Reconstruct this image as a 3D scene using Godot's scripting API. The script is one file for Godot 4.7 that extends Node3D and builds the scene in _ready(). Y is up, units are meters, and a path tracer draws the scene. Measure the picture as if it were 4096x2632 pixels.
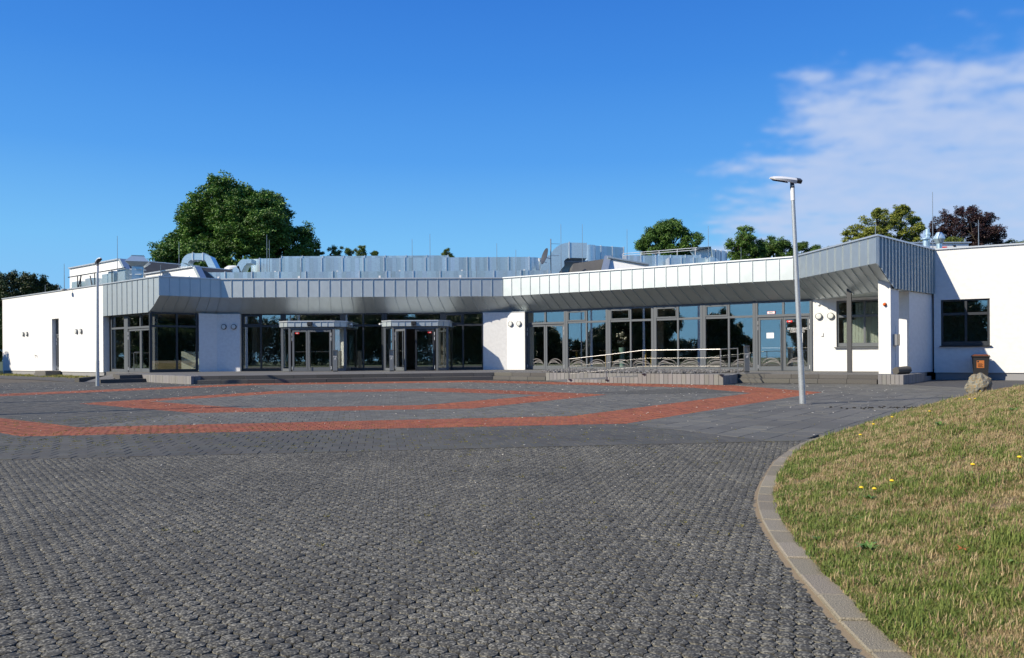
extends Node3D
# A low white-and-zinc assembly hall behind a paved forecourt. Metres, y up, the camera looks along -z.
# Plan points are written (x, d) with d = distance in front of the camera (z = -d).

var M := {}
var rng := RandomNumberGenerator.new()
var hall: Node3D
const PLAT := 0.34      # terrace level
const ROOF := 5.5       # top of the parapet
const FASC := 4.45      # lower edge of the zinc fascia
const SOFF := 3.6       # lower edge of the sloping soffit

# ---------------------------------------------------------------- small helpers
func lin(r: float, g: float, b: float) -> Color:
	return Color(r, g, b).linear_to_srgb()

func V(x: float, y: float, d: float) -> Vector3:
	return Vector3(x, y, -d)

func P(p: Vector2, y: float) -> Vector3:
	return Vector3(p.x, y, -p.y)

class Mb:
	var v := PackedVector3Array()
	var n := PackedVector3Array()
	var c := PackedColorArray()
	var col := Color.WHITE
	func tri(a: Vector3, b: Vector3, d: Vector3) -> void:
		var m := (b - a).cross(d - a).normalized()
		v.append(a); v.append(d); v.append(b)
		for i in 3:
			n.append(m); c.append(col)
	func trin(a: Vector3, b: Vector3, d: Vector3, na: Vector3, nb: Vector3, nd: Vector3) -> void:
		v.append(a); v.append(d); v.append(b)
		n.append(na); n.append(nd); n.append(nb)
		c.append(col); c.append(col); c.append(col)
	func quad(a: Vector3, b: Vector3, d: Vector3, e: Vector3) -> void:
		tri(a, b, d); tri(a, d, e)
	func face(pts: Array, out: Vector3) -> void:     # convex face turned to point outwards
		var m: Vector3 = (pts[1] - pts[0]).cross(pts[2] - pts[0])
		if m.dot(out) < 0.0:
			pts = pts.duplicate(); pts.reverse()
		for i in range(1, pts.size() - 1):
			tri(pts[0], pts[i], pts[i + 1])
	func box(o: Vector3, x: Vector3, y: Vector3, z: Vector3, b := 0.0) -> void:   # half vectors, chamfer b
		var ax := [x, y, z]
		for k in 3:
			var p: Vector3 = ax[(k + 1) % 3]
			var q: Vector3 = ax[(k + 2) % 3]
			var pi: Vector3 = p - p.normalized() * b
			var qi: Vector3 = q - q.normalized() * b
			for s in [-1.0, 1.0]:
				var w: Vector3 = ax[k] * s
				face([o + w + pi + qi, o + w - pi + qi, o + w - pi - qi, o + w + pi - qi], w)
				if b > 0.0:
					var wi: Vector3 = w - w.normalized() * b
					for t in [-1.0, 1.0]:
						face([o + w + pi * t + qi, o + w + pi * t - qi, o + wi + p * t - qi, o + wi + p * t + qi], w.normalized() + p.normalized() * t)
		if b > 0.0:
			for i in [-1.0, 1.0]:
				for j in [-1.0, 1.0]:
					for k in [-1.0, 1.0]:
						var e: Vector3 = x * i + y * j + z * k
						var xb: Vector3 = x.normalized() * b * i
						var yb: Vector3 = y.normalized() * b * j
						var zb: Vector3 = z.normalized() * b * k
						face([o + e - yb - zb, o + e - xb - zb, o + e - xb - yb], e)
	func abox(a: Vector3, b: Vector3, bev := 0.0) -> void:
		var h := (b - a).abs() * 0.5
		box((a + b) * 0.5, Vector3(h.x, 0, 0), Vector3(0, h.y, 0), Vector3(0, 0, h.z), bev)
	func prism(pts: PackedVector2Array, y0: float, y1: float, top := true, bottom := false) -> void:  # plan polygon (x, d)
		var m := pts.size()
		var area := 0.0
		for i in m:
			var a := pts[i]; var b := pts[(i + 1) % m]
			area += a.x * b.y - b.x * a.y
		for i in m:
			var a := pts[i]; var b := pts[(i + 1) % m]
			var out := Vector3(b.y - a.y, 0, b.x - a.x) * signf(area)
			face([Vector3(a.x, y0, -a.y), Vector3(b.x, y0, -b.y), Vector3(b.x, y1, -b.y), Vector3(a.x, y1, -a.y)], out)
		var t := Geometry2D.triangulate_polygon(pts)
		for i in range(0, t.size(), 3):
			if top:
				face([Vector3(pts[t[i]].x, y1, -pts[t[i]].y), Vector3(pts[t[i + 1]].x, y1, -pts[t[i + 1]].y), Vector3(pts[t[i + 2]].x, y1, -pts[t[i + 2]].y)], Vector3.UP)
			if bottom:
				face([Vector3(pts[t[i]].x, y0, -pts[t[i]].y), Vector3(pts[t[i + 1]].x, y0, -pts[t[i + 1]].y), Vector3(pts[t[i + 2]].x, y0, -pts[t[i + 2]].y)], Vector3.DOWN)
	func tube(path: Array, rad: Array, sides := 8, caps := true) -> void:
		var rings := []
		var norms := []
		var ref := Vector3(0.31, 0.2, 0.93)
		for i in path.size():
			var d: Vector3 = (path[mini(i + 1, path.size() - 1)] - path[maxi(i - 1, 0)]).normalized()
			var x: Vector3 = d.cross(ref).normalized()
			var y: Vector3 = d.cross(x)
			var r := []
			var rn := []
			for k in sides:
				var a := TAU * k / sides
				var q: Vector3 = x * cos(a) + y * sin(a)
				r.append(path[i] + q * rad[i]); rn.append(q)
			rings.append(r); norms.append(rn)
		for i in path.size() - 1:
			for k in sides:
				var l := (k + 1) % sides
				trin(rings[i][k], rings[i][l], rings[i + 1][l], norms[i][k], norms[i][l], norms[i][l])
				trin(rings[i][k], rings[i + 1][l], rings[i + 1][k], norms[i][k], norms[i][l], norms[i][k])
		if caps:
			face(rings[0], path[0] - path[1])
			face(rings[-1], path[-1] - path[-2])
	func lathe(o: Vector3, prof: Array, sides := 20, tilt := Basis()) -> void:    # prof: Vector2(radius, height)
		for i in prof.size() - 1:
			var p: Vector2 = prof[i]
			var q: Vector2 = prof[i + 1]
			var nn := Vector2(q.y - p.y, -(q.x - p.x)).normalized()
			for k in sides:
				var a := TAU * k / sides
				var b := TAU * (k + 1) / sides
				var pa := o + tilt * Vector3(cos(a) * p.x, p.y, sin(a) * p.x)
				var pb := o + tilt * Vector3(cos(b) * p.x, p.y, sin(b) * p.x)
				var qa := o + tilt * Vector3(cos(a) * q.x, q.y, sin(a) * q.x)
				var qb := o + tilt * Vector3(cos(b) * q.x, q.y, sin(b) * q.x)
				var na := tilt * Vector3(cos(a) * nn.x, nn.y, sin(a) * nn.x)
				var nb := tilt * Vector3(cos(b) * nn.x, nn.y, sin(b) * nn.x)
				if p.x > 0.0001:
					trin(pa, qb, pb, na, nb, nb)
				if q.x > 0.0001:
					trin(pa, qa, qb, na, na, nb)
	func mesh() -> ArrayMesh:
		var a := []
		a.resize(Mesh.ARRAY_MAX)
		a[Mesh.ARRAY_VERTEX] = v
		a[Mesh.ARRAY_NORMAL] = n
		a[Mesh.ARRAY_COLOR] = c
		var m := ArrayMesh.new()
		m.add_surface_from_arrays(Mesh.PRIMITIVE_TRIANGLES, a)
		return m

class Fr:      # a wall's own frame: s along it, y up, o outwards
	var o: Vector3
	var u: Vector3
	var n: Vector3
	var length: float
	func _init(a: Vector2, b: Vector2) -> void:     # a to b runs left to right seen from outside
		o = Vector3(a.x, 0, -a.y)
		var e := Vector3(b.x, 0, -b.y)
		length = o.distance_to(e)
		u = (e - o) / length
		n = u.cross(Vector3.UP).normalized()
	func at(s: float, y: float, out := 0.0) -> Vector3:
		return o + u * s + Vector3.UP * y + n * out
	func box(mb: Mb, s0: float, s1: float, y0: float, y1: float, o0: float, o1: float, bev := 0.0) -> void:
		mb.box(at((s0 + s1) * 0.5, (y0 + y1) * 0.5, (o0 + o1) * 0.5), u * (s1 - s0) * 0.5, Vector3.UP * (y1 - y0) * 0.5, n * (o1 - o0) * 0.5, bev)
	func basis() -> Basis:
		return Basis(u, Vector3.UP, n)

func tag(o: Node, label := "", category := "", group := "", kind := "") -> void:
	if label: o.set_meta("label", label)
	if category: o.set_meta("category", category)
	if group: o.set_meta("group", group)
	if kind: o.set_meta("kind", kind)

var used := {}
func numbered(n: String) -> String:
	used[n] = used.get(n, -1) + 1
	return n if used[n] == 0 else "%s_%03d" % [n, used[n]]

func thing(called: String, at: Vector3, label: String, category: String, group := "", kind := "") -> Node3D:
	var o := Node3D.new()
	o.name = numbered(called)
	add_child(o)
	o.position = at
	tag(o, label, category, group, kind)
	return o

func part(mb: Mb, called: String, mat: Material, parent: Node3D) -> MeshInstance3D:     # vertices in world coordinates
	var o := MeshInstance3D.new()
	o.name = called
	o.mesh = mb.mesh()
	o.mesh.surface_set_material(0, mat)
	parent.add_child(o, true)
	o.position = -parent.global_position
	return o

func piece(mesh: Mesh, called: String, xf: Transform3D, parent: Node3D) -> MeshInstance3D:    # a shared mesh, placed in the world
	var o := MeshInstance3D.new()
	o.name = called
	o.mesh = mesh
	parent.add_child(o, true)
	o.transform = Transform3D(xf.basis, xf.origin - parent.global_position)
	return o

func solo(mb: Mb, called: String, mat: Material, at: Vector3, label: String, category: String, group := "", kind := "") -> MeshInstance3D:
	var o := MeshInstance3D.new()
	o.name = numbered(called)
	for i in mb.v.size():
		mb.v[i] -= at
	o.mesh = mb.mesh()
	o.mesh.surface_set_material(0, mat)
	add_child(o)
	o.position = at
	tag(o, label, category, group, kind)
	return o

func multi(mesh: Mesh, xfs: Array, cols: Array, called: String, parent: Node) -> MultiMeshInstance3D:
	var mm := MultiMesh.new()
	mm.transform_format = MultiMesh.TRANSFORM_3D
	mm.use_colors = cols.size() > 0
	mm.mesh = mesh
	mm.instance_count = xfs.size()
	for i in xfs.size():
		mm.set_instance_transform(i, xfs[i])
		if cols.size() > 0:
			mm.set_instance_color(i, cols[i])
	var o := MultiMeshInstance3D.new()
	o.name = called
	o.multimesh = mm
	parent.add_child(o, true)
	return o

# ---------------------------------------------------------------- materials
func noise_tex(freq: float, kind: int, size := 512, ramp: Array = [], octaves := 4, seed_ := 1, normal := false, bump := 6.0) -> NoiseTexture2D:
	var f := FastNoiseLite.new()
	f.noise_type = kind as FastNoiseLite.NoiseType
	f.frequency = freq
	f.fractal_octaves = octaves
	f.seed = seed_
	if kind == FastNoiseLite.TYPE_CELLULAR:
		f.cellular_return_type = FastNoiseLite.RETURN_CELL_VALUE
		f.fractal_type = FastNoiseLite.FRACTAL_NONE
	var t := NoiseTexture2D.new()
	t.width = size
	t.height = size
	t.seamless = true
	t.noise = f
	t.as_normal_map = normal
	t.bump_strength = bump
	if ramp.size() > 0:
		var g := Gradient.new()
		var off := PackedFloat32Array()
		var cs := PackedColorArray()
		for r in ramp:
			off.append(r[0]); cs.append(r[1])
		g.offsets = off
		g.colors = cs
		t.color_ramp = g
	return t

func grey(x: float) -> Color:
	return Color(x, x, x)

func mat(called: String, col: Color, rough: float, metal := 0.0, spec := 0.5) -> StandardMaterial3D:
	var m := StandardMaterial3D.new()
	m.resource_name = called
	m.albedo_color = col
	m.roughness = rough
	m.metallic = metal
	m.metallic_specular = spec
	M[called] = m
	return m

func tri_tex(m: StandardMaterial3D, t: Texture2D, scale: float, nt: Texture2D = null, ns := 1.0) -> void:
	m.albedo_texture = t
	m.uv1_triplanar = true
	m.uv1_world_triplanar = true
	m.uv1_scale = Vector3.ONE * scale
	if nt:
		m.normal_enabled = true
		m.normal_texture = nt
		m.normal_scale = ns

func make_materials() -> void:
	var S := FastNoiseLite.TYPE_SIMPLEX_SMOOTH
	var C := FastNoiseLite.TYPE_CELLULAR
	var soft := noise_tex(0.012, S, 512, [[0.0, grey(0.86)], [0.5, grey(0.95)], [1.0, grey(1.0)]], 5, 3)
	var fine := noise_tex(0.12, S, 512, [[0.0, grey(0.8)], [0.45, grey(0.92)], [1.0, grey(1.0)]], 3, 5)
	var finen := noise_tex(0.15, S, 512, [], 3, 7, true, 5.0)
	var m := mat("render_white", lin(0.80, 0.80, 0.79), 0.9)
	tri_tex(m, noise_tex(0.02, S, 512, [[0.0, grey(0.94)], [1.0, grey(1.0)]], 5, 11), 0.45, finen, 0.25)
	m = mat("plinth", lin(0.33, 0.33, 0.34), 0.9)
	tri_tex(m, fine, 0.8)
	m = mat("zinc", lin(0.545, 0.60, 0.615), 0.50, 0.84)
	tri_tex(m, noise_tex(0.02, S, 512, [[0.0, grey(0.955)], [1.0, grey(1.0)]], 3, 13), 0.25)
	m = mat("zinc_cap", lin(0.66, 0.69, 0.71), 0.45, 0.75)
	m = mat("galvanised", lin(0.66, 0.83, 0.90), 0.34, 0.65)
	tri_tex(m, noise_tex(0.05, C, 512, [[0.0, grey(0.90)], [1.0, grey(1.0)]], 1, 17), 1.6)
	m.vertex_color_use_as_albedo = true
	m = mat("steel_brushed", lin(0.44, 0.43, 0.41), 0.34, 0.95)
	m = mat("pole_galvanised", lin(0.58, 0.63, 0.66), 0.42, 0.5)
	tri_tex(m, noise_tex(0.06, C, 512, [[0.0, grey(0.82)], [1.0, grey(1.0)]], 1, 19), 3.0)
	m = mat("post_grey", lin(0.06, 0.062, 0.066), 0.5)
	m = mat("frame", lin(0.12, 0.132, 0.145), 0.38)
	m = mat("frame_dark", lin(0.03, 0.034, 0.04), 0.45)
	# coated solar glass: a sheet that mirrors about a quarter of the light and lets the rest through
	m = mat("glass", lin(0.88, 0.94, 0.90), 0.0, 1.0)
	m.transparency = BaseMaterial3D.TRANSPARENCY_ALPHA
	m.albedo_color.a = 0.28
	var plain := Image.create(4, 4, false, Image.FORMAT_RGBA8)
	plain.fill(Color.WHITE)
	m.albedo_texture = ImageTexture.create_from_image(plain)
	m = mat("roofing", lin(0.10, 0.10, 0.10), 0.9)
	tri_tex(m, soft, 0.3)
	m = mat("interior_floor", lin(0.16, 0.13, 0.10), 0.5)
	m = mat("interior_wall", lin(0.38, 0.36, 0.33), 0.9)
	m = mat("interior_ceiling", lin(0.45, 0.45, 0.44), 0.9)
	m = mat("terrace_stone", lin(0.17, 0.168, 0.165), 0.85)
	tri_tex(m, noise_tex(0.06, S, 512, [[0.0, grey(0.7)], [0.5, grey(0.88)], [1.0, grey(1.0)]], 4, 23), 0.9)
	m = mat("step_stone", lin(0.19, 0.185, 0.17), 0.9)
	tri_tex(m, noise_tex(0.08, S, 512, [[0.0, grey(0.62)], [0.5, grey(0.85)], [1.0, grey(1.0)]], 4, 29), 0.9)
	m.vertex_color_use_as_albedo = true
	m = mat("palisade_stone", lin(0.35, 0.345, 0.34), 0.9)
	tri_tex(m, noise_tex(0.09, S, 512, [[0.0, grey(0.66)], [0.5, grey(0.86)], [1.0, grey(1.0)]], 4, 31), 1.1)
	m.vertex_color_use_as_albedo = true
	# paving: the tone of each stone comes from its vertex colour, the grain from the texture
	m = mat("paver", Color.WHITE, 0.82)
	tri_tex(m, noise_tex(0.16, S, 1024, [[0.0, grey(0.55)], [0.42, grey(0.84)], [1.0, grey(1.0)]], 4, 37), 1.3)
	m.vertex_color_use_as_albedo = true
	m = mat("cobble", Color.WHITE, 0.8)
	tri_tex(m, noise_tex(0.16, C, 1024, [[0.0, grey(0.26)], [0.4, grey(0.44)], [0.66, grey(0.58)], [0.86, grey(0.9)], [1.0, grey(1.0)]], 1, 41), 0.85, noise_tex(0.16, C, 1024, [], 1, 41, true, 4.0), 0.25)
	m.vertex_color_use_as_albedo = true
	m = mat("joint_sand", lin(0.10, 0.085, 0.065), 1.0)
	tri_tex(m, fine, 1.0)
	m = mat("sand", lin(0.25, 0.195, 0.125), 1.0)
	tri_tex(m, fine, 1.6)
	m = mat("asphalt", lin(0.075, 0.075, 0.078), 0.95)
	tri_tex(m, noise_tex(0.2, S, 512, [[0.0, grey(0.6)], [0.5, grey(0.85)], [1.0, grey(1.0)]], 3, 43), 1.2)
	m = mat("field", lin(0.06, 0.09, 0.03), 1.0)
	tri_tex(m, soft, 0.05)
	m = mat("kerb", lin(0.45, 0.405, 0.305), 0.9)
	tri_tex(m, noise_tex(0.13, S, 512, [[0.0, grey(0.45)], [0.4, grey(0.8)], [1.0, grey(1.0)]], 4, 47), 1.6, finen, 0.8)
	m.vertex_color_use_as_albedo = true
	m = mat("lawn_soil", lin(0.25, 0.19, 0.11), 1.0)
	tri_tex(m, noise_tex(0.05, S, 512, [[0.0, grey(0.45)], [0.5, grey(0.8)], [1.0, grey(1.0)]], 5, 53), 0.9)
	m.vertex_color_use_as_albedo = true
	m = mat("blade", Color.WHITE, 0.8)
	m.vertex_color_use_as_albedo = true
	m.backlight_enabled = true
	m.backlight = Color(0.25, 0.25, 0.1)
	m = mat("leaf", Color.WHITE, 0.55)
	m.vertex_color_use_as_albedo = true
	m.backlight_enabled = true
	m.backlight = Color(0.3, 0.4, 0.1)
	m = mat("bark", lin(0.09, 0.07, 0.05), 0.95)
	m = mat("gravel", Color.WHITE, 0.9)
	m.vertex_color_use_as_albedo = true
	m = mat("rock", lin(0.36, 0.35, 0.31), 0.9)
	tri_tex(m, noise_tex(0.02, S, 512, [[0.0, Color(0.5, 0.53, 0.56)], [0.45, Color(0.78, 0.79, 0.78)], [0.62, Color(0.88, 0.85, 0.76)], [0.74, Color(0.86, 0.68, 0.42)], [1.0, Color(0.62, 0.64, 0.64)]], 5, 59), 1.3, finen, 1.0)
	m = mat("basalt", lin(0.10, 0.095, 0.085), 0.9)
	tri_tex(m, fine, 1.5)
	m = mat("black_plastic", lin(0.018, 0.018, 0.02), 0.45)
	m = mat("brown_plastic", lin(0.16, 0.05, 0.02), 0.5)
	m = mat("orange_print", lin(0.40, 0.13, 0.03), 0.5)
	m = mat("red_print", lin(0.7, 0.03, 0.03), 0.5)
	m = mat("white_print", lin(0.8, 0.8, 0.8), 0.5)
	m = mat("lens", lin(0.66, 0.68, 0.66), 0.35)
	m = mat("orange_lens", lin(0.8, 0.12, 0.01), 0.25)
	m = mat("frosted_film", lin(0.20, 0.19, 0.19), 0.6)
	m = mat("yellow_paint", lin(0.55, 0.38, 0.06), 0.5)
	m = mat("blind", lin(0.62, 0.72, 0.62), 0.8)
	m = mat("pale_green", lin(0.30, 0.52, 0.46), 0.5)
	m = mat("petal", lin(0.72, 0.74, 0.62), 0.7)
	m = mat("dandelion_yellow", lin(0.75, 0.52, 0.02), 0.7)
	m = mat("dry_leaf", lin(0.32, 0.11, 0.03), 0.8)
	m = mat("white_metal", lin(0.75, 0.76, 0.77), 0.35)
	m = mat("dish_grey", lin(0.05, 0.055, 0.065), 0.5)

# ---------------------------------------------------------------- zinc sheet with a standing seam along its right edge
func zinc_sheet(a: Vector3, b: Vector3, c: Vector3, d: Vector3, called: String, parent: Node3D, material := "zinc", seam := 0.035, bulge := 0.005) -> void:
	# a top left, b top right, c bottom right, d bottom left, seen from outside
	var mb := Mb.new()
	var n := (b - a).cross(d - a).normalized() * -1.0
	var amp := rng.randf_range(-0.5, 1.0) * bulge
	var ph := rng.randf_range(-0.3, 0.3)
	var nu := 5
	var nv := 4
	var g := []
	for j in nv + 1:
		for i in nu + 1:
			var s := i / float(nu)
			var t := j / float(nv)
			var p: Vector3 = a.lerp(b, s).lerp(d.lerp(c, s), t)
			g.append(p + n * (amp * sin(PI * clampf(s + ph * s * (1 - s), 0, 1)) * sin(PI * t)))
	for j in nv:
		for i in nu:
			var k := j * (nu + 1) + i
			mb.face([g[k], g[k + 1], g[k + nu + 2]], n)
			mb.face([g[k], g[k + nu + 2], g[k + nu + 1]], n)
	# smooth the bulged sheet
	var acc := {}
	for i in mb.v.size():
		var q := (mb.v[i] * 2000.0).round()
		acc[q] = acc.get(q, Vector3.ZERO) + mb.n[i]
	for i in mb.v.size():
		mb.n[i] = acc[(mb.v[i] * 2000.0).round()].normalized()
	if seam > 0.0:
		var ax := (c - b)
		var across := (a - b).normalized() * 0.011
		mb.box((b + c) * 0.5 + across + n * seam * 0.5, ax * 0.5, across, n * seam * 0.5)
	part(mb, called, M[material], parent)

func zinc_run(a: Vector2, b: Vector2, ia: Vector2, ib: Vector2, count: int, with_soffit := true) -> void:
	# fascia along a-b, soffit from its lower edge back to the inner line ia-ib
	for k in count:
		var s0 := k / float(count)
		var s1 := (k + 1) / float(count)
		var p := a.lerp(b, s0)
		var q := a.lerp(b, s1)
		zinc_sheet(P(p, ROOF - 0.06), P(q, ROOF - 0.06), P(q, FASC), P(p, FASC), "fascia_panel", hall)
		if with_soffit:
			zinc_sheet(P(p, FASC), P(q, FASC), P(ia.lerp(ib, s1), SOFF), P(ia.lerp(ib, s0), SOFF), "soffit_panel", hall, "zinc", 0.04)

# ---------------------------------------------------------------- glazing
func pane(fr: Fr, s0: float, s1: float, y0: float, y1: float, o: float, parent: Node3D) -> void:
	var mb := Mb.new()
	fr.box(mb, s0, s1, y0, y1, o - 0.008, o + 0.008)
	part(mb, "pane", M.glass, parent)

func window(fr: Fr, s0: float, s1: float, y0: float, y1: float, ty: float, mid: Array, jamb_l: float, jamb_r: float, parent: Node3D, material := "frame", sash := false) -> MeshInstance3D:
	var mb := Mb.new()
	var of := 0.05
	fr.box(mb, s0, s0 + jamb_l, y0, y1, -0.09, of + 0.02, 0.006)
	fr.box(mb, s1 - jamb_r, s1, y0, y1, -0.09, of + 0.02, 0.006)
	fr.box(mb, s0 + jamb_l, s1 - jamb_r, y0, y0 + 0.16, -0.08, of, 0.005)
	fr.box(mb, s0 + jamb_l, s1 - jamb_r, y1 - 0.07, y1, -0.08, of, 0.005)
	if ty > 0.0:
		fr.box(mb, s0 + jamb_l, s1 - jamb_r, ty - 0.055, ty + 0.055, -0.08, of, 0.005)
	var edges := [s0 + jamb_l]
	for c in mid:
		fr.box(mb, c - 0.045, c + 0.045, y0 + 0.16, y1 - 0.07, -0.085, of + 0.008, 0.005)
		edges.append(c - 0.045); edges.append(c + 0.045)
	edges.append(s1 - jamb_r)
	if sash and ty > 0.0:      # opening light in the upper left field
		var a: float = edges[0] + 0.003
		var b: float = edges[1] - 0.003
		for e in [[a, a + 0.06, ty + 0.06, y1 - 0.075], [b - 0.06, b, ty + 0.06, y1 - 0.075], [a + 0.06, b - 0.06, ty + 0.06, ty + 0.13], [a + 0.06, b - 0.06, y1 - 0.145, y1 - 0.075]]:
			fr.box(mb, e[0], e[1], e[2], e[3], -0.05, of + 0.022, 0.004)
	var w := part(mb, "window", M[material], parent)
	for k in range(0, edges.size(), 2):
		if ty > 0.0:
			pane(fr, edges[k], edges[k + 1], y0 + 0.16, ty - 0.055, 0.0, w)
			pane(fr, edges[k], edges[k + 1], ty + 0.055, y1 - 0.07, 0.0, w)
		else:
			pane(fr, edges[k], edges[k + 1], y0 + 0.16, y1 - 0.07, 0.0, w)
	return w

func door_leaf(fr: Fr, s0: float, s1: float, y0: float, y1: float, hinge_left: bool, bar: String, parent: Node3D, material := "frame", push := true) -> MeshInstance3D:
	var mb := Mb.new()
	var st := 0.1
	fr.box(mb, s0, s0 + st, y0, y1, -0.05, 0.03, 0.005)
	fr.box(mb, s1 - st, s1, y0, y1, -0.05, 0.03, 0.005)
	fr.box(mb, s0 + st, s1 - st, y0, y0 + 0.2, -0.05, 0.028, 0.005)
	fr.box(mb, s0 + st, s1 - st, y1 - 0.11, y1, -0.05, 0.028, 0.005)
	var d := part(mb, "door", M[material], parent)
	pane(fr, s0 + st, s1 - st, y0 + 0.2, y1 - 0.11, -0.01, d)
	for y in [y0 + 0.18, y1 - 0.5, y1 - 0.24]:
		var h := Mb.new()
		var hs := s0 - 0.005 if hinge_left else s1 + 0.005
		h.tube([fr.at(hs, y - 0.09, 0.045), fr.at(hs, y + 0.09, 0.045)], [0.014, 0.014], 8)
		part(h, "hinge", M.white_metal, d)
	if push:
		var pb := Mb.new()
		pb.tube([fr.at(s0 + st, y0 + 1.06, -0.06), fr.at(s1 - st, y0 + 1.06, -0.06)], [0.018, 0.018], 8)
		part(pb, "push_bar", M.steel_brushed, d)
	if bar != "":
		var hb := Mb.new()
		var bs := s0 + 0.1 if bar == "left" else s1 - 0.1
		hb.tube([fr.at(bs, y0 + 0.08, 0.1), fr.at(bs, y1 - 0.06, 0.1)], [0.02, 0.02], 10)
		for y in [y0 + 0.3, y1 - 0.3]:
			hb.tube([fr.at(bs, y, 0.02), fr.at(bs, y, 0.1)], [0.011, 0.011], 6)
		part(hb, "door_handle", M.steel_brushed, d)
	return d

func sticker(fr: Fr, s: float, y: float, w: float, h: float, o: float, material: String, parent: Node3D, called := "sticker") -> MeshInstance3D:
	var mb := Mb.new()
	fr.box(mb, s - w * 0.5, s + w * 0.5, y - h * 0.5, y + h * 0.5, o, o + 0.004)
	return part(mb, called, M[material], parent)

func lettering(fr: Fr, text: String, s: float, y: float, o: float, height: float, material: String, parent: Node3D) -> void:
	var t := TextMesh.new()
	var f := SystemFont.new()
	f.font_names = PackedStringArray(["Droid Sans"])
	t.font = f
	t.text = text
	t.font_size = 64
	t.pixel_size = height / 46.0
	t.depth = 0.003
	t.material = M[material]
	piece(t, "lettering", Transform3D(fr.basis(), fr.at(s, y, o)), parent)

func film_arcs(fr: Fr, s0: float, s1: float, y0: float, parent: Node3D, sd: int, o := 0.012) -> void:     # the frosted arcs stuck along the foot of the panes
	var r := RandomNumberGenerator.new()
	r.seed = sd
	var mb := Mb.new()
	var w := s1 - s0
	for a in [[r.randf_range(0.45, 0.55), 0.47, 0.36], [r.randf_range(0.42, 0.58), 0.44, 0.19], [r.randf_range(0.35, 0.65), 0.34, 0.26]]:
		var n := 22
		for i in n:
			var pts := []
			for e in [[i, 0.0], [i + 1, 0.0], [i + 1, 1.0], [i, 1.0]]:
				var th: float = PI * e[0] / n
				var wd: float = 0.035 * (0.5 + 0.5 * sin(th)) * e[1]
				pts.append(fr.at(clampf(s0 + w * (a[0] - cos(th) * a[1]), s0 + 0.01, s1 - 0.01), y0 + 0.005 + sin(th) * a[2] + wd, o + a[2] * 0.003))
			mb.face(pts, fr.n)
	part(mb, "frosted_film", M.frosted_film, parent)

# ---------------------------------------------------------------- the hall
const L0 := Vector2(-36.8, 56.0)
const L1 := Vector2(-24.0, 45.5)
const C1 := Vector2(-18.7, 41.16)
const C2 := Vector2(-16.1, 42.9)
const C3 := Vector2(-0.49, 43.2)
const C4 := Vector2(12.6, 34.65)
const C5 := Vector2(13.45, 28.5)
const C6 := Vector2(17.7, 32.5)
const W1 := Vector2(31.0, 24.8)
const I1 := Vector2(-19.60, 41.90)
const K1 := Vector2(-16.77, 43.98)
const K2 := Vector2(0.17, 44.2)
const K3 := Vector2(13.75, 35.33)
const K4 := Vector2(14.75, 29.80)

func offset_line(pts: Array, dist: float) -> Array:     # open polyline moved to its outer (camera) side
	var out := []
	for i in pts.size():
		var p: Vector2 = pts[i]
		var d0: Vector2 = (p - pts[maxi(i - 1, 0)]).normalized() if i > 0 else (pts[1] - p).normalized()
		var d1: Vector2 = (pts[mini(i + 1, pts.size() - 1)] - p).normalized() if i < pts.size() - 1 else d0
		var n0 := Vector2(d0.y, -d0.x)
		var n1 := Vector2(d1.y, -d1.x)
		var b := (n0 + n1).normalized()
		out.append(p + b * dist / maxf(0.35, b.dot(n0)))
	return out

func wall_with_hole(fr: Fr, s0: float, s1: float, y0: float, y1: float, h: Array, thick: float, parent: Node3D) -> void:
	var mb := Mb.new()
	fr.box(mb, s0, h[0], y0, y1, -thick, 0.0)
	fr.box(mb, h[1], s1, y0, y1, -thick, 0.0)
	fr.box(mb, h[0], h[1], h[3], y1, -thick, 0.0)
	if h[2] > y0 + 0.01:
		fr.box(mb, h[0], h[1], y0, h[2], -thick, 0.0)
	part(mb, "wall", M.render_white, parent)

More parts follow.
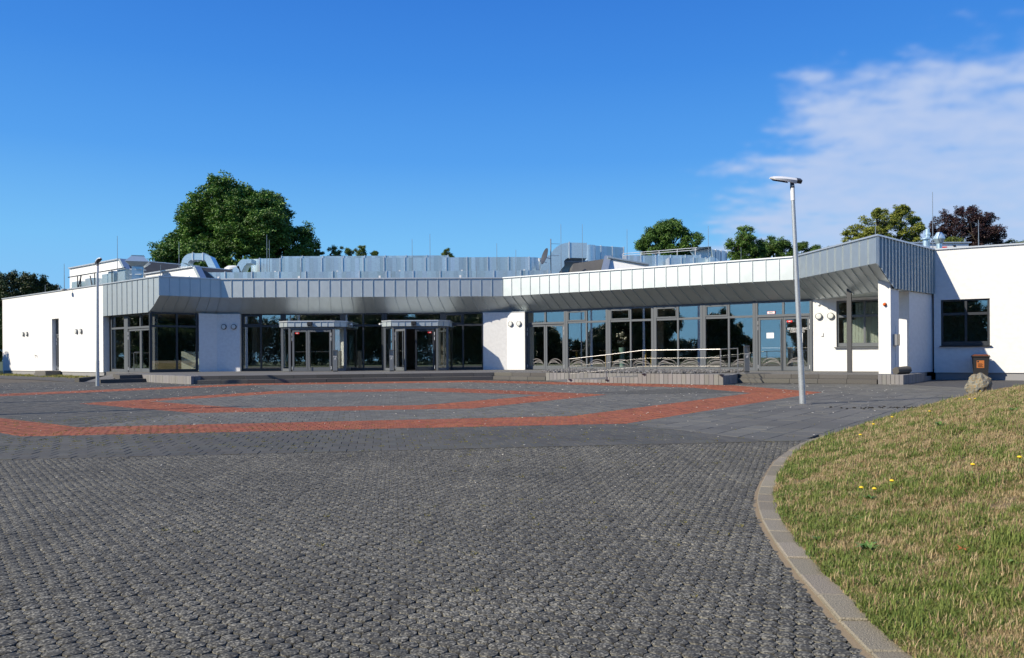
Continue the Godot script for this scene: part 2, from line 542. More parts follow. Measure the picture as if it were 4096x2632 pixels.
func build_hall() -> void:
	hall = thing("assembly_hall", V(0, 0, 45), "long low white hall with zinc roof edge, glazed entrances and angled wings", "building")
	var outline := [L0, L1, C1, C2, C3, C4, C5, C6, W1]
	# roof, its raised core and the parapet
	var mb := Mb.new()
	var roof := PackedVector2Array()
	for p in offset_line(outline, -0.05):
		roof.append(p)
	roof.append(Vector2(35, 72)); roof.append(Vector2(-35, 74))
	mb.prism(roof, 5.12, 5.36, true, true)
	part(mb, "roof", M.roofing, hall)
	var o1 := offset_line(outline, 0.06)
	var o2 := offset_line(outline, -0.34)
	for i in outline.size() - 1:
		mb = Mb.new()
		mb.prism(PackedVector2Array([o1[i], o1[i + 1], o2[i + 1], o2[i]]), ROOF - 0.06, ROOF, true, true)
		part(mb, "parapet_cap", M.zinc_cap, hall)
	var b1 := offset_line(outline, -0.02)
	var b2 := offset_line(outline, -0.28)
	mb = Mb.new()
	for i in range(1, 8):
		if i == 7: continue
		mb.prism(PackedVector2Array([b1[i], b1[i + 1], b2[i + 1], b2[i]]), FASC + 0.02, ROOF - 0.062, true, true)
	part(mb, "parapet_core", M.roofing, hall)

	# zinc cladding
	zinc_run(C1, C2, I1, K1, 6)
	zinc_run(C2, C3, K1, K2, 26)
	zinc_run(C3, C4, K2, K3, 26)
	zinc_run(C4, C5, K3, K4, 11)
	var cut := 0.155
	for k in 11:      # flank of the left wing
		var s0 := k / 11.0
		var s1 := (k + 1) / 11.0
		var y0: float = SOFF if s0 < 1.0 - cut else lerpf(SOFF, FASC, (s0 - 1.0 + cut) / cut)
		var y1: float = SOFF if s1 < 1.0 - cut else lerpf(SOFF, FASC, (s1 - 1.0 + cut) / cut)
		zinc_sheet(P(L1.lerp(C1, s0), ROOF - 0.06), P(L1.lerp(C1, s1), ROOF - 0.06), P(L1.lerp(C1, s1), y1), P(L1.lerp(C1, s0), y0), "fascia_panel", hall)
	var ecut := 0.27
	for k in 18:      # flank of the right canopy, close ribs
		var s0 := k / 18.0
		var s1 := (k + 1) / 18.0
		var y0: float = SOFF if s0 > ecut else lerpf(FASC, SOFF, s0 / ecut)
		var y1: float = SOFF if s1 > ecut else lerpf(FASC, SOFF, s1 / ecut)
		zinc_sheet(P(C5.lerp(C6, s0), ROOF - 0.06), P(C5.lerp(C6, s1), ROOF - 0.06), P(C5.lerp(C6, s1), y1), P(C5.lerp(C6, s0), y0), "fascia_panel", hall, "zinc", 0.062, 0.002)
	# backing of the two flanks, ceiling of the porch, ceiling and floor inside
	mb = Mb.new()
	var lf := Fr.new(L1, C1)
	lf.box(mb, 0.02, lf.length * (1.0 - cut), SOFF, ROOF - 0.07, -0.34, -0.03)
	var ef := Fr.new(C5, C6)
	ef.box(mb, ef.length * ecut, ef.length - 0.05, SOFF + 0.003, ROOF - 0.07, -0.3, -0.03)
	part(mb, "flank_core", M.roofing, hall)
	mb = Mb.new()
	mb.prism(PackedVector2Array([K3 + Vector2(0.02, 0), K4 + Vector2(0.05, 0.06), Vector2(17.6, 32.55), Vector2(17.2, 33.05)]), SOFF + 0.002, SOFF + 0.04, false, true)
	part(mb, "porch_ceiling", M.zinc, hall)
	mb = Mb.new()
	mb.prism(PackedVector2Array([Vector2(-23.9, 45.6), I1 + Vector2(0.0, 0.06), K1 + Vector2(0, 0.1), K2 + Vector2(0, 0.1), K3 + Vector2(0.05, 0.06), Vector2(17.3, 33.3), Vector2(19, 60), Vector2(-24, 60)]), SOFF + 0.045, SOFF + 0.1, true, true)
	part(mb, "interior_ceiling", M.interior_ceiling, hall)
	mb = Mb.new()
	mb.prism(PackedVector2Array([Vector2(-23.4, 45.6), I1 + Vector2(0.1, 0.25), K1 + Vector2(0, 0.15), K2 + Vector2(0, 0.15), K3 + Vector2(0.1, 0.15), Vector2(17.3, 33.4), Vector2(19, 60), Vector2(-24, 60)]), PLAT + 0.002, PLAT + 0.008)
	part(mb, "interior_floor", M.interior_floor, hall)
	mb = Mb.new()
	mb.abox(V(-26, PLAT, 57.2), V(20, SOFF + 0.04, 57.5))
	mb.abox(V(-25.2, PLAT, 47.6), V(-24.9, SOFF + 0.04, 57.2))
	mb.abox(V(-0.2, PLAT, 45.6), V(0.1, SOFF + 0.04, 57.2))
	mb.abox(V(-15.6, PLAT, 46.5), V(-15.3, SOFF + 0.04, 57.2))
	mb.box(V(15.2, 1.98, 42.5), Vector3(0.1, 0, 0), Vector3(0, 1.64, 0), Vector3(0, 0, 7.6))
	part(mb, "interior_wall", M.interior_wall, hall)
	mb = Mb.new()
	for q in [Vector2(-11.5, 50), Vector2(-5.2, 50), Vector2(4.6, 46.5), Vector2(8.6, 45)]:
		mb.prism(PackedVector2Array([q + Vector2(-0.17, -0.17), q + Vector2(0.17, -0.17), q + Vector2(0.17, 0.17), q + Vector2(-0.17, 0.17)]), PLAT, SOFF + 0.045)
	part(mb, "interior_column", M.interior_ceiling, hall)

	# ---- left wing: rendered wall with its narrow door
	var lw := Fr.new(L0, L1)
	wall_with_hole(lw, 0.0, lw.length, 0.3, ROOF - 0.06, [9.0, 10.1, 0.36, 3.7], 0.36, hall)
	mb = Mb.new()
	lw.box(mb, 0.06, lw.length - 0.02, 0.0, 0.3, -0.3, -0.05)
	part(mb, "plinth", M.plinth, hall)
	mb = Mb.new()
	lw.box(mb, 9.0, 9.08, 0.36, 3.7, -0.3, -0.22, 0.005)
	lw.box(mb, 10.02, 10.1, 0.36, 3.7, -0.3, -0.22, 0.005)
	lw.box(mb, 9.08, 10.02, 3.6, 3.7, -0.3, -0.22, 0.005)
	lw.box(mb, 9.08, 10.02, 2.62, 2.72, -0.3, -0.22, 0.005)
	var nf := part(mb, "window", M.frame, hall)
	pane(lw, 9.08, 10.02, 2.72, 3.6, -0.27, nf)
	var nfr := Fr.new(L0, L1)
	nfr.o -= nfr.n * 0.27
	var nd := door_leaf(nfr, 9.09, 10.01, 0.4, 2.6, true, "", hall, "frame", false)
	var hd := Mb.new()
	hd.tube([nfr.at(9.93, 1.38, 0.03), nfr.at(9.93, 1.42, 0.09), nfr.at(9.8, 1.42, 0.09)], [0.012, 0.012, 0.012], 6)
	part(hd, "door_handle", M.steel_brushed, nd)
	# far flank, back and right walls that close the volume
	mb = Mb.new()
	var side := Fr.new(Vector2(-35, 74), L0)
	side.box(mb, 0.0, side.length - 0.05, 0.0, ROOF - 0.07, -0.36, -0.01)
	var back := Fr.new(Vector2(35, 72), Vector2(-35, 74))
	back.box(mb, 0.4, back.length - 0.4, 0.0, ROOF - 0.1, -0.36, -0.01)
	var right := Fr.new(W1, Vector2(35, 72))
	right.box(mb, 0.05, right.length, 0.0, ROOF - 0.07, -0.36, -0.01)
	part(mb, "wall", M.render_white, hall)

	# ---- left wing entrance, set back under the zinc flank
	var lg := Fr.new(L1, C1)
	lg.o -= lg.n * 0.36
	window(lg, 0.36, 2.34, PLAT, SOFF, 2.86, [], 0.07, 0.3, hall)
	mb = Mb.new()
	lg.box(mb, 2.342, 2.50, PLAT, SOFF, -0.09, 0.07, 0.006)
	lg.box(mb, 5.46, 5.72, PLAT, SOFF, -0.09, 0.07, 0.006)
	lg.box(mb, 2.50, 5.46, 2.78, 2.9, -0.09, 0.07, 0.006)
	lg.box(mb, 2.50, 5.46, SOFF - 0.07, SOFF, -0.09, 0.06, 0.006)
	lg.box(mb, 3.93, 4.03, 2.9, SOFF - 0.07, -0.09, 0.06, 0.006)
	var ldf := part(mb, "door_frame", M.frame, hall)
	pane(lg, 2.50, 3.93, 2.9, SOFF - 0.07, 0.0, ldf)
	pane(lg, 4.03, 5.46, 2.9, SOFF - 0.07, 0.0, ldf)
	for e in [[2.515, 3.975, true], [3.985, 5.445, false]]:
		var dl := door_leaf(lg, e[0], e[1], PLAT + 0.01, 2.77, e[2], "", hall)
		var uu := Mb.new()      # bent tube handle
		var bs: float = e[1] - 0.75 if e[2] else e[1] - 0.2
		if e[2]:
			uu.tube([lg.at(bs, PLAT + 0.1, 0.06), lg.at(bs, 1.38, 0.06), lg.at(bs + 0.06, 1.45, 0.06), lg.at(bs + 0.6, 1.46, 0.06)], [0.016, 0.016, 0.016, 0.016], 8)
			part(uu, "door_handle", M.steel_brushed, dl)
	# ---- glazed face beside the white corner block
	var fg := Fr.new(I1, K1)
	window(fg, 0.0, 2.5, PLAT, SOFF, 2.86, [1.4], 0.12, 0.1, hall, "frame_dark")
	mb = Mb.new()
	mb.prism(PackedVector2Array([P2(fg, 2.52, 0.16), P2(fg, fg.length - 0.02, 0.16), Vector2(-15.39, 43.86), Vector2(-15.39, 44.5), Vector2(-17.2, 44.5)]), PLAT, SOFF - 0.03, true, true)
	part(mb, "wall", M.render_white, hall)
	mb = Mb.new()
	mb.prism(PackedVector2Array([P2(fg, 2.50, 0.19), P2(fg, fg.length - 0.02, 0.19), Vector2(-15.37, 43.83), Vector2(-15.37, 44.4), Vector2(-17.2, 44.4)]), SOFF - 0.028, SOFF - 0.002, true, true)
	part(mb, "wall_cap", M.zinc_cap, hall)
	# ---- middle front: three glazed bays and two porches
	var cf := Fr.new(K1, K2)
	cf.o = V(-16.77, 0, 44.15)
	cf.u = Vector3(1, 0, 0); cf.n = Vector3(0, 0, 1)
	var x0 := -16.77
	window(cf, -15.38 - x0, -13.02 - x0, PLAT, SOFF, 2.9, [-14.28 - x0], 0.06, 0.14, hall, "frame_dark", true)
	window(cf, -9.62 - x0, -7.25 - x0, PLAT, SOFF, 2.9, [-8.46 - x0], 0.14, 0.16, hall, "frame_dark")
	window(cf, -3.94 - x0, -1.65 - x0, PLAT, SOFF, 2.9, [-2.78 - x0], 0.16, 0.06, hall, "frame_dark", true)
	for e in [[-13.018, -9.622], [-7.248, -3.942]]:
		mb = Mb.new()
		cf.box(mb, e[0] - x0, e[0] + 0.14 - x0, 3.1, SOFF, -0.09, 0.07, 0.006)
		cf.box(mb, e[1] - 0.14 - x0, e[1] - x0, 3.1, SOFF, -0.09, 0.07, 0.006)
		cf.box(mb, e[0] + 0.14 - x0, e[1] - 0.14 - x0, SOFF - 0.07, SOFF, -0.08, 0.05, 0.005)
		cf.box(mb, e[0] + 0.14 - x0, e[1] - 0.14 - x0, 3.06, 3.16, -0.08, 0.05, 0.005)
		var tw := part(mb, "window", M.frame_dark, hall)
		pane(cf, e[0] + 0.14 - x0, e[1] - 0.14 - x0, 3.16, SOFF - 0.07, 0.0, tw)
	porch(-10.92, false)
	porch(-5.28, true)
	# ---- white corner block between middle front and right wing
	var rg := Fr.new(K2, K3)
	mb = Mb.new()
	mb.prism(PackedVector2Array([Vector2(-1.64, 44.1), Vector2(-0.28, 43.92), Vector2(0.72, 43.27), P2(rg, 0.74, 0.0), P2(rg, 0.72, -0.3), Vector2(0.0, 44.8), Vector2(-1.64, 44.8)]), PLAT, SOFF - 0.03, true, true)
	part(mb, "wall", M.render_white, hall)
	mb = Mb.new()
	mb.prism(PackedVector2Array([Vector2(-1.67, 44.07), Vector2(-0.29, 43.89), Vector2(0.73, 43.23), P2(rg, 0.77, 0.0), P2(rg, 0.75, -0.2), Vector2(0.0, 44.6), Vector2(-1.67, 44.6)]), SOFF - 0.028, SOFF - 0.002, true, true)
	part(mb, "wall_cap", M.zinc_cap, hall)
	# ---- right wing: door, four window bays, door
	var bay := 2.573
	var sb := 0.76
	glass_door_bay(rg, sb, sb + bay, "plain")
	for k in 4:
		var s0 := sb + bay * (k + 1)
		var w := window(rg, s0 + 0.002, s0 + bay - 0.002, PLAT, SOFF, 2.92, [s0 + bay * 0.5], 0.14, 0.14, hall, "frame", true)
		film_arcs(rg, s0 + 0.16, s0 + bay * 0.5 - 0.06, PLAT + 0.17, w, 10 + k)
		film_arcs(rg, s0 + bay * 0.5 + 0.06, s0 + bay - 0.16, PLAT + 0.17, w, 30 + k)
	glass_door_bay(rg, sb + bay * 5.0, sb + bay * 6.0 - 0.03, "office")
	# ---- white wall with window under the canopy, its pier, post and the back of the porch
	var e0 := sb + bay * 6.0 - 0.02
	wall_with_hole(rg, e0, e0 + 4.2, PLAT, SOFF + 0.04, [17.2, 19.6, 1.42, 3.5], 0.3, hall)
	var vw := Fr.new(K2, K3)
	vw.o -= vw.n * 0.16
	window(vw, 17.2, 19.6, 1.44, 3.5, 2.8, [18.35], 0.08, 0.08, hall, "frame")
	mb = Mb.new()
	rg.box(mb, 17.12, 19.68, 1.38, 1.42, -0.02, 0.12, 0.008)
	part(mb, "window_sill", M.frame, hall)
	for k in 16:
		mb = Mb.new()
		rg.box(mb, 17.42 + k * 0.13, 17.54 + k * 0.13, 1.5, 3.4 if k > 3 else 2.65, -0.4, -0.385)
		part(mb, "blind_slat", M.blind, hall)
	mb = Mb.new()
	mb.prism(PackedVector2Array([Vector2(14.12, 29.85), Vector2(14.45, 29.56), Vector2(15.05, 30.13), Vector2(14.72, 30.46)]), PLAT, SOFF + 0.36, true, false)
	part(mb, "pier", M.render_white, hall)
	mb = Mb.new()
	mb.prism(PackedVector2Array([Vector2(15.85, 30.9), Vector2(17.74, 32.66), Vector2(17.2, 33.3), Vector2(15.5, 31.9)]), PLAT, SOFF - 0.0, true, false)
	part(mb, "wall", M.render_white, hall)
	mb = Mb.new()
	var post := V(14.05, 2.1, 32.25)
	mb.box(post, rg.u * 0.09, Vector3(0, 1.76, 0), rg.n * 0.09, 0.008)
	part(mb, "post", M.post_grey, hall)
	# ---- right wall with its window
	var ww := Fr.new(C6, W1)
	wall_with_hole(ww, 0.0, ww.length, 0.31, ROOF - 0.06, [0.26, 2.0, 1.42, 3.34], 0.36, hall)
	mb = Mb.new()
	ww.box(mb, 0.05, ww.length - 0.05, 0.0, 0.31, -0.3, -0.05)
	part(mb, "plinth", M.plinth, hall)
	var wf := Fr.new(C6, W1)
	wf.o -= wf.n * 0.14
	window(wf, 0.26, 2.0, 1.44, 3.34, 2.74, [1.16], 0.08, 0.08, hall, "frame_dark", false)
	mb = Mb.new()
	ww.box(mb, 0.2, 2.06, 1.38, 1.42, -0.02, 0.1, 0.008)
	part(mb, "window_sill", M.frame_dark, hall)
	mb = Mb.new()     # the room behind that window
	ww.box(mb, -0.6, 4.0, 0.4, 3.9, -3.2, -3.1)
	ww.box(mb, -0.8, -0.6, 0.4, 3.9, -3.2, -0.37)
	ww.box(mb, 4.0, 4.2, 0.4, 3.9, -3.2, -0.37)
	part(mb, "interior_wall", M.interior_wall, hall)
	# small fittings fixed to the walls
	mb = Mb.new()
	var sidep := Fr.new(Vector2(14.45, 29.56), Vector2(15.05, 30.13))
	sidep.box(mb, 0.22, 0.5, 1.42, 1.86, 0.002, 0.16, 0.01)
	part(mb, "letter_box", M.steel_brushed, hall)
	mb = Mb.new()
	sidep.box(mb, 0.44, 0.7, 1.2, 2.2, 0.002, 0.016, 0.004)
	sidep.box(mb, 0.44, 0.7, 0.45, 1.12, 0.002, 0.016, 0.004)
	part(mb, "meter_panel", M.render_white, hall)
	mb = Mb.new()
	rg.box(mb, 16.55, 16.64, 1.92, 2.08, 0.002, 0.05, 0.006)
	part(mb, "intercom", M.white_print, hall)
	mb = Mb.new()
	rg.box(mb, 16.42, 16.5, 3.32, 3.42, 0.002, 0.06, 0.006)
	part(mb, "motion_sensor", M.white_print, hall)
	mb = Mb.new()
	mb.tube([lw.at(6.4, 1.35, 0.0), lw.at(6.4, 1.35, 0.1), lw.at(6.52, 1.32, 0.14), lw.at(6.55, 1.2, 0.14)], [0.02, 0.02, 0.02, 0.016], 8)
	mb.tube([lw.at(6.28, 1.38, 0.1), lw.at(6.52, 1.38, 0.1)], [0.012, 0.012], 6)
	part(mb, "water_tap", M.steel_brushed, hall)
	build_roof_lights()

func P2(fr: Fr, s: float, o: float) -> Vector2:
	var p := fr.at(s, 0.0, o)
	return Vector2(p.x, -p.z)

func glass_door_bay(fr: Fr, s0: float, s1: float, which: String) -> void:
	var mid := (s0 + s1) * 0.5
	var mb := Mb.new()
	fr.box(mb, s0, s0 + 0.1, PLAT, SOFF, -0.09, 0.07, 0.006)
	fr.box(mb, s1 - 0.1, s1, PLAT, SOFF, -0.09, 0.07, 0.006)
	fr.box(mb, s0 + 0.1, s1 - 0.1, 2.86, 2.98, -0.09, 0.07, 0.006)
	fr.box(mb, s0 + 0.1, s1 - 0.1, SOFF - 0.07, SOFF, -0.08, 0.05, 0.005)
	fr.box(mb, mid - 0.05, mid + 0.05, 2.98, SOFF - 0.07, -0.085, 0.058, 0.005)
	var f := part(mb, "door_frame", M.frame, hall)
	pane(fr, s0 + 0.1, mid - 0.05, 2.98, SOFF - 0.07, 0.0, f)
	pane(fr, mid + 0.05, s1 - 0.1, 2.98, SOFF - 0.07, 0.0, f)
	var a := door_leaf(fr, s0 + 0.11, mid - 0.005, PLAT + 0.012, 2.85, true, "right" if which == "office" else "", hall, "frame", which == "office")
	var b := door_leaf(fr, mid + 0.005, s1 - 0.11, PLAT + 0.012, 2.85, false, "", hall, "frame", which == "office")
	film_arcs(fr, s0 + 0.24, mid - 0.12, PLAT + 0.22, a, 50, 0.004)
	film_arcs(fr, mid + 0.12, s1 - 0.24, PLAT + 0.22, b, 51, 0.004)
	if which == "office":
		sticker(fr, s0 + 0.66, 2.0, 0.34, 0.26, 0.004, "white_print", a, "notice")
		sticker(fr, mid + 0.27, 2.64, 0.24, 0.085, 0.004, "red_print", b, "sticker")
		sticker(fr, mid + 0.27, 2.64, 0.09, 0.03, 0.009, "white_print", b, "sticker")
		lettering(fr, "VERWALTUNG", mid + 0.62, 2.29, 0.006, 0.105, "white_print", b)
		lettering(fr, "EINGANG", mid + 0.62, 2.17, 0.006, 0.105, "white_print", b)
		sticker(fr, mid + 0.75, 1.86, 0.2, 0.46, 0.004, "white_print", b, "notice")
		var sg := sticker(fr, mid - 0.55, 3.07, 0.36, 0.13, 0.062, "red_print", f, "sign_plate")
		sticker(fr, mid - 0.55, 3.07, 0.335, 0.105, 0.067, "white_print", sg, "sign_face")
		lettering(fr, "BMZ", mid - 0.55, 3.07, 0.074, 0.07, "frame_dark", f)

func porch(xc: float, open: bool) -> void:
	# glazed lobby with splayed corners and a small zinc canopy
	var mb := Mb.new()
	var a := Vector2(xc - 1.72, 44.08)
	var b := Vector2(xc - 1.72, 42.72)
	var c := Vector2(xc - 1.2, 42.3)
	var d := Vector2(xc + 1.2, 42.3)
	var e := Vector2(xc + 1.72, 42.72)
	var f := Vector2(xc + 1.72, 44.08)
	for q in [b, c, d, e]:
		mb.box(P(q, PLAT + 1.22), Vector3(0.06, 0, 0), Vector3(0, 1.21, 0), Vector3(0, 0, 0.06), 0.006)
	var front := Fr.new(c, d)
	front.box(mb, 0.06, front.length - 0.06, 2.62, 2.77, -0.05, 0.04, 0.005)
	var lobby := part(mb, "porch_frame", M.frame, hall)
	for q in [[a, b], [b, c], [d, e], [e, f]]:
		var w := Fr.new(q[0], q[1])
		var g := Mb.new()
		w.box(g, 0.061, w.length - 0.061, PLAT + 0.01, PLAT + 0.16, -0.04, 0.04, 0.005)
		w.box(g, 0.061, w.length - 0.061, 2.68, 2.77, -0.04, 0.04, 0.005)
		part(g, "rail", M.frame, lobby)
		pane(w, 0.062, w.length - 0.062, PLAT + 0.16, 2.68, 0.0, lobby)
	# doors
	var L := front.length
	if open:
		var hinge := front.at(0.14, 0, 0.0)
		var lf := Fr.new(c, d)
		lf.o = hinge
		lf.u = Vector3(cos(0.9), 0, sin(0.9)); lf.n = lf.u.cross(Vector3.UP).normalized()
		door_leaf(lf, 0.0, 1.02, PLAT + 0.012, 2.6, true, "right", hall)
		var rd := door_leaf(front, 1.2, L - 0.14, PLAT + 0.012, 2.6, false, "", hall, "frame_dark")
		sticker(front, L - 0.42, 2.43, 0.22, 0.08, 0.006, "red_print", rd)
		sticker(front, L - 0.38, 2.43, 0.08, 0.03, 0.011, "white_print", rd)
	else:
		var ld := door_leaf(front, 0.14, 0.98, PLAT + 0.012, 2.6, true, "", hall)
		door_leaf(front, 0.99, L - 0.14, PLAT + 0.012, 2.6, false, "left", hall)
		sticker(front, 0.4, 2.43, 0.22, 0.08, 0.006, "red_print", ld)
		sticker(front, 0.4, 2.43, 0.09, 0.03, 0.011, "white_print", ld)
	# canopy
	var o := [a + Vector2(-0.12, 0), b + Vector2(-0.12, -0.06), c + Vector2(-0.06, -0.14), d + Vector2(0.06, -0.14), e + Vector2(0.12, -0.06), f + Vector2(0.12, 0)]
	mb = Mb.new()
	mb.prism(PackedVector2Array(o), 2.78, 3.04, true, true)
	part(mb, "canopy", M.zinc, hall)
	var cap := [a + Vector2(-0.17, 0), b + Vector2(-0.17, -0.09), c + Vector2(-0.09, -0.2), d + Vector2(0.09, -0.2), e + Vector2(0.17, -0.09), f + Vector2(0.17, 0)]
	mb = Mb.new()
	mb.prism(PackedVector2Array(cap), 3.042, 3.1, true, true)
	part(mb, "canopy_cap", M.zinc_cap, hall)
	var count := [2, 2, 7, 2, 2]
	for k in 5:
		var w := Fr.new(o[k], o[k + 1])
		for i in count[k]:
			var s0: float = w.length * i / count[k]
			var s1: float = w.length * (i + 1) / count[k]
			zinc_sheet(w.at(s0, 3.035, 0.012), w.at(s1, 3.035, 0.012), w.at(s1, 2.775, 0.012), w.at(s0, 2.775, 0.012), "canopy_panel", hall, "zinc", 0.03, 0.002)
	# spotlight and camera fixed to the canopy
	var fr := Fr.new(o[2], o[3])
	mb = Mb.new()
	fr.box(mb, 1.08, 1.34, 2.82, 3.02, 0.02, 0.2, 0.02)
	mb.lathe(fr.at(1.16, 2.84, 0.2), [Vector2(0.0, 0.05), Vector2(0.05, 0.04), Vector2(0.05, -0.03), Vector2(0.0, -0.04)], 10)
	part(mb, "spotlight", M.black_plastic, hall)
	mb = Mb.new()
	var cs := -1.0 if open else 1.0
	mb.tube([V(xc + cs * 1.85, 2.95, 43.2), V(xc + cs * 2.05, 2.93, 42.9)], [0.035, 0.05], 8)
	part(mb, "camera_housing", M.white_metal, hall)

func solid(verts: Array, faces: Array, called: String, material: String, parent: Node3D) -> MeshInstance3D:
	var mb := Mb.new()
	var c := Vector3.ZERO
	for q in verts: c += q
	c /= verts.size()
	for f in faces:
		var pts := []
		var m := Vector3.ZERO
		for i in f:
			pts.append(verts[i]); m += verts[i]
		mb.face(pts, m / f.size() - c)
	return part(mb, called, M[material], parent)

func build_roof_lights() -> void:
	# two monitors on the left wing: white gable to the left, long dark slope falling to the right
	var u := Vector3(12.8, 0, 10.5).normalized()       # along the left wall
	var w := Vector3(10.5, 0, -12.8).normalized()      # away from it
	for e in [[V(-32.15, 0, 56.4), 8.06, 2.1, 7.68, 7.68, 5.5, 5.6], [V(-23.9, 0, 50.6), 6.2, 1.0, 6.6, 6.6, 5.5, 2.4]]:
		var g: Vector3 = e[0]
		var a: Vector3 = g
		var b: Vector3 = g + u * e[1]
		var c: Vector3 = g + u * (e[1] + e[2])
		var y := 5.36
		var v := [Vector3(a.x, y, a.z), Vector3(c.x, y, c.z), Vector3(c.x, e[5], c.z), Vector3(b.x, e[4], b.z), Vector3(a.x, e[3], a.z)]
		var far := []
		for q in v: far.append(q + w * e[6])
		var all: Array = v + far
		solid(all, [[0, 1, 2, 3, 4], [5, 6, 7, 8, 9], [0, 4, 9, 5], [1, 2, 7, 6]], "roof_monitor_wall", "render_white", hall)
		solid([v[2] + u * 0.05, v[3] + u * 0.05, v[3] + u * 0.05 + w * e[6], v[2] + u * 0.05 + w * e[6], v[2], v[3], v[3] + w * e[6], v[2] + w * e[6]], [[0, 1, 2, 3], [0, 1, 5, 4], [1, 2, 6, 5], [2, 3, 7, 6], [0, 3, 7, 4]], "roof_monitor_slope", "roofing", hall)
		var mb := Mb.new()
		var t0: Vector3 = v[4] - w * 0.06 + Vector3(0, 0.02, 0)
		var t1: Vector3 = v[3] - w * 0.06 + Vector3(0, 0.02, 0)
		mb.box((t0 + t1) * 0.5 + w * e[6] * 0.5, (t1 - t0) * 0.5, Vector3(0, 0.035, 0), w * (e[6] * 0.5 + 0.06))
		part(mb, "roof_monitor_cap", M.zinc_cap, hall)
		var s0: Vector3 = v[3]
		var s1: Vector3 = v[2] + (v[2] - v[3]) * 0.1
		mb = Mb.new()
		mb.box((s0 + s1) * 0.5 + w * 0.1 + u * 0.1, (s1 - s0) * 0.5, u * 0.14, w * 0.2)
		part(mb, "verge", M.zinc, hall)
	# the monitor behind the right wing: grey slope to the front, white gable on its right
	var q := [V(3.45, 5.36, 45.4), V(5.45, 5.36, 45.4), V(9.4, 5.36, 47.6), V(3.7, 6.62, 46.4), V(5.75, 6.95, 46.6), V(9.2, 6.3, 49.0), V(3.7, 5.36, 50.0), V(9.2, 5.36, 52.0)]
	solid([q[0], q[1], q[4], q[3], V(3.7, 6.62, 50), V(5.75, 6.95, 50), V(3.45, 5.36, 50), V(5.45, 5.36, 50)], [[0, 1, 2, 3], [3, 2, 5, 4], [0, 3, 4, 6], [1, 2, 5, 7]], "roof_monitor_slope", "roofing", hall)
	solid([V(5.46, 5.36, 45.38), V(9.6, 5.36, 45.9), V(8.2, 6.55, 46.6), V(5.77, 6.97, 46.55), V(5.46, 5.36, 50), V(9.6, 5.36, 50), V(8.2, 6.55, 50), V(5.77, 6.97, 50)], [[0, 1, 2, 3], [3, 2, 6, 7], [1, 2, 6, 5]], "roof_monitor_wall", "render_white", hall)
	var mb2 := Mb.new()
	mb2.box((V(5.40, 5.9, 45.3) + V(5.76, 6.95, 46.5)) * 0.5, (V(5.76, 6.95, 46.5) - V(5.40, 5.9, 45.3)) * 0.5 * 1.25, Vector3(0.2, 0, 0), Vector3(0, 0.04, 0.03))
	mb2.box((V(5.76, 7.0, 46.5) + V(8.25, 6.57, 46.5)) * 0.5, (V(8.25, 6.57, 46.5) - V(5.76, 7.0, 46.5)) * 0.5, Vector3(0, 0.04, 0), Vector3(0, 0, 0.15))
	part(mb2, "verge", M.zinc, hall)

# ---------------------------------------------------------------- terrace, steps, ramp, retaining walls
const SA := Vector2(-13.4, 32.6)
const SB := Vector2(-0.9, 36.4)
const SC := Vector2(1.5, 35.0)
const SD := Vector2(8.85, 30.65)
const SE := Vector2(13.25, 28.15)
var terrace_poly := PackedVector2Array()

func tone(base: float, spread: float) -> Color:
	var k := base + rng.randf_range(-spread, spread)
	return Color(k, k * rng.randf_range(0.97, 1.0), k * rng.randf_range(0.94, 1.02))

func palisades(owner_: Node3D, a: Vector2, b: Vector2, width: float, top: Callable, thick := 0.14) -> void:
	var fr := Fr.new(a, b)
	var n := maxi(1, int(round(fr.length / width)))
	for k in n:
		var mb := Mb.new()
		mb.col = tone(0.86, 0.12)
		var s0 := fr.length * k / n + 0.004
		var s1 := fr.length * (k + 1) / n - 0.004
		var y: float = top.call((k + 0.5) / n)
		fr.box(mb, s0, s1, -0.02, y + rng.randf_range(-0.004, 0.004), -thick, rng.randf_range(-0.004, 0.004), 0.008)
		part(mb, "palisade", M.palisade_stone, owner_)

func step_row(owner_: Node3D, line: Array, y0: float, y1: float, depth: float, piece_len: float) -> void:
	for i in line.size() - 1:
		var fr := Fr.new(line[i], line[i + 1])
		var n := int(round(fr.length / piece_len))
		for k in n:
			var mb := Mb.new()
			mb.col = tone(0.85, 0.15)
			fr.box(mb, fr.length * k / n + 0.003, fr.length * (k + 1) / n - 0.003, y0, y1 + rng.randf_range(-0.002, 0.002), -depth, rng.randf_range(-0.003, 0.003), 0.01)
			part(mb, "step_stone", M.step_stone, owner_)

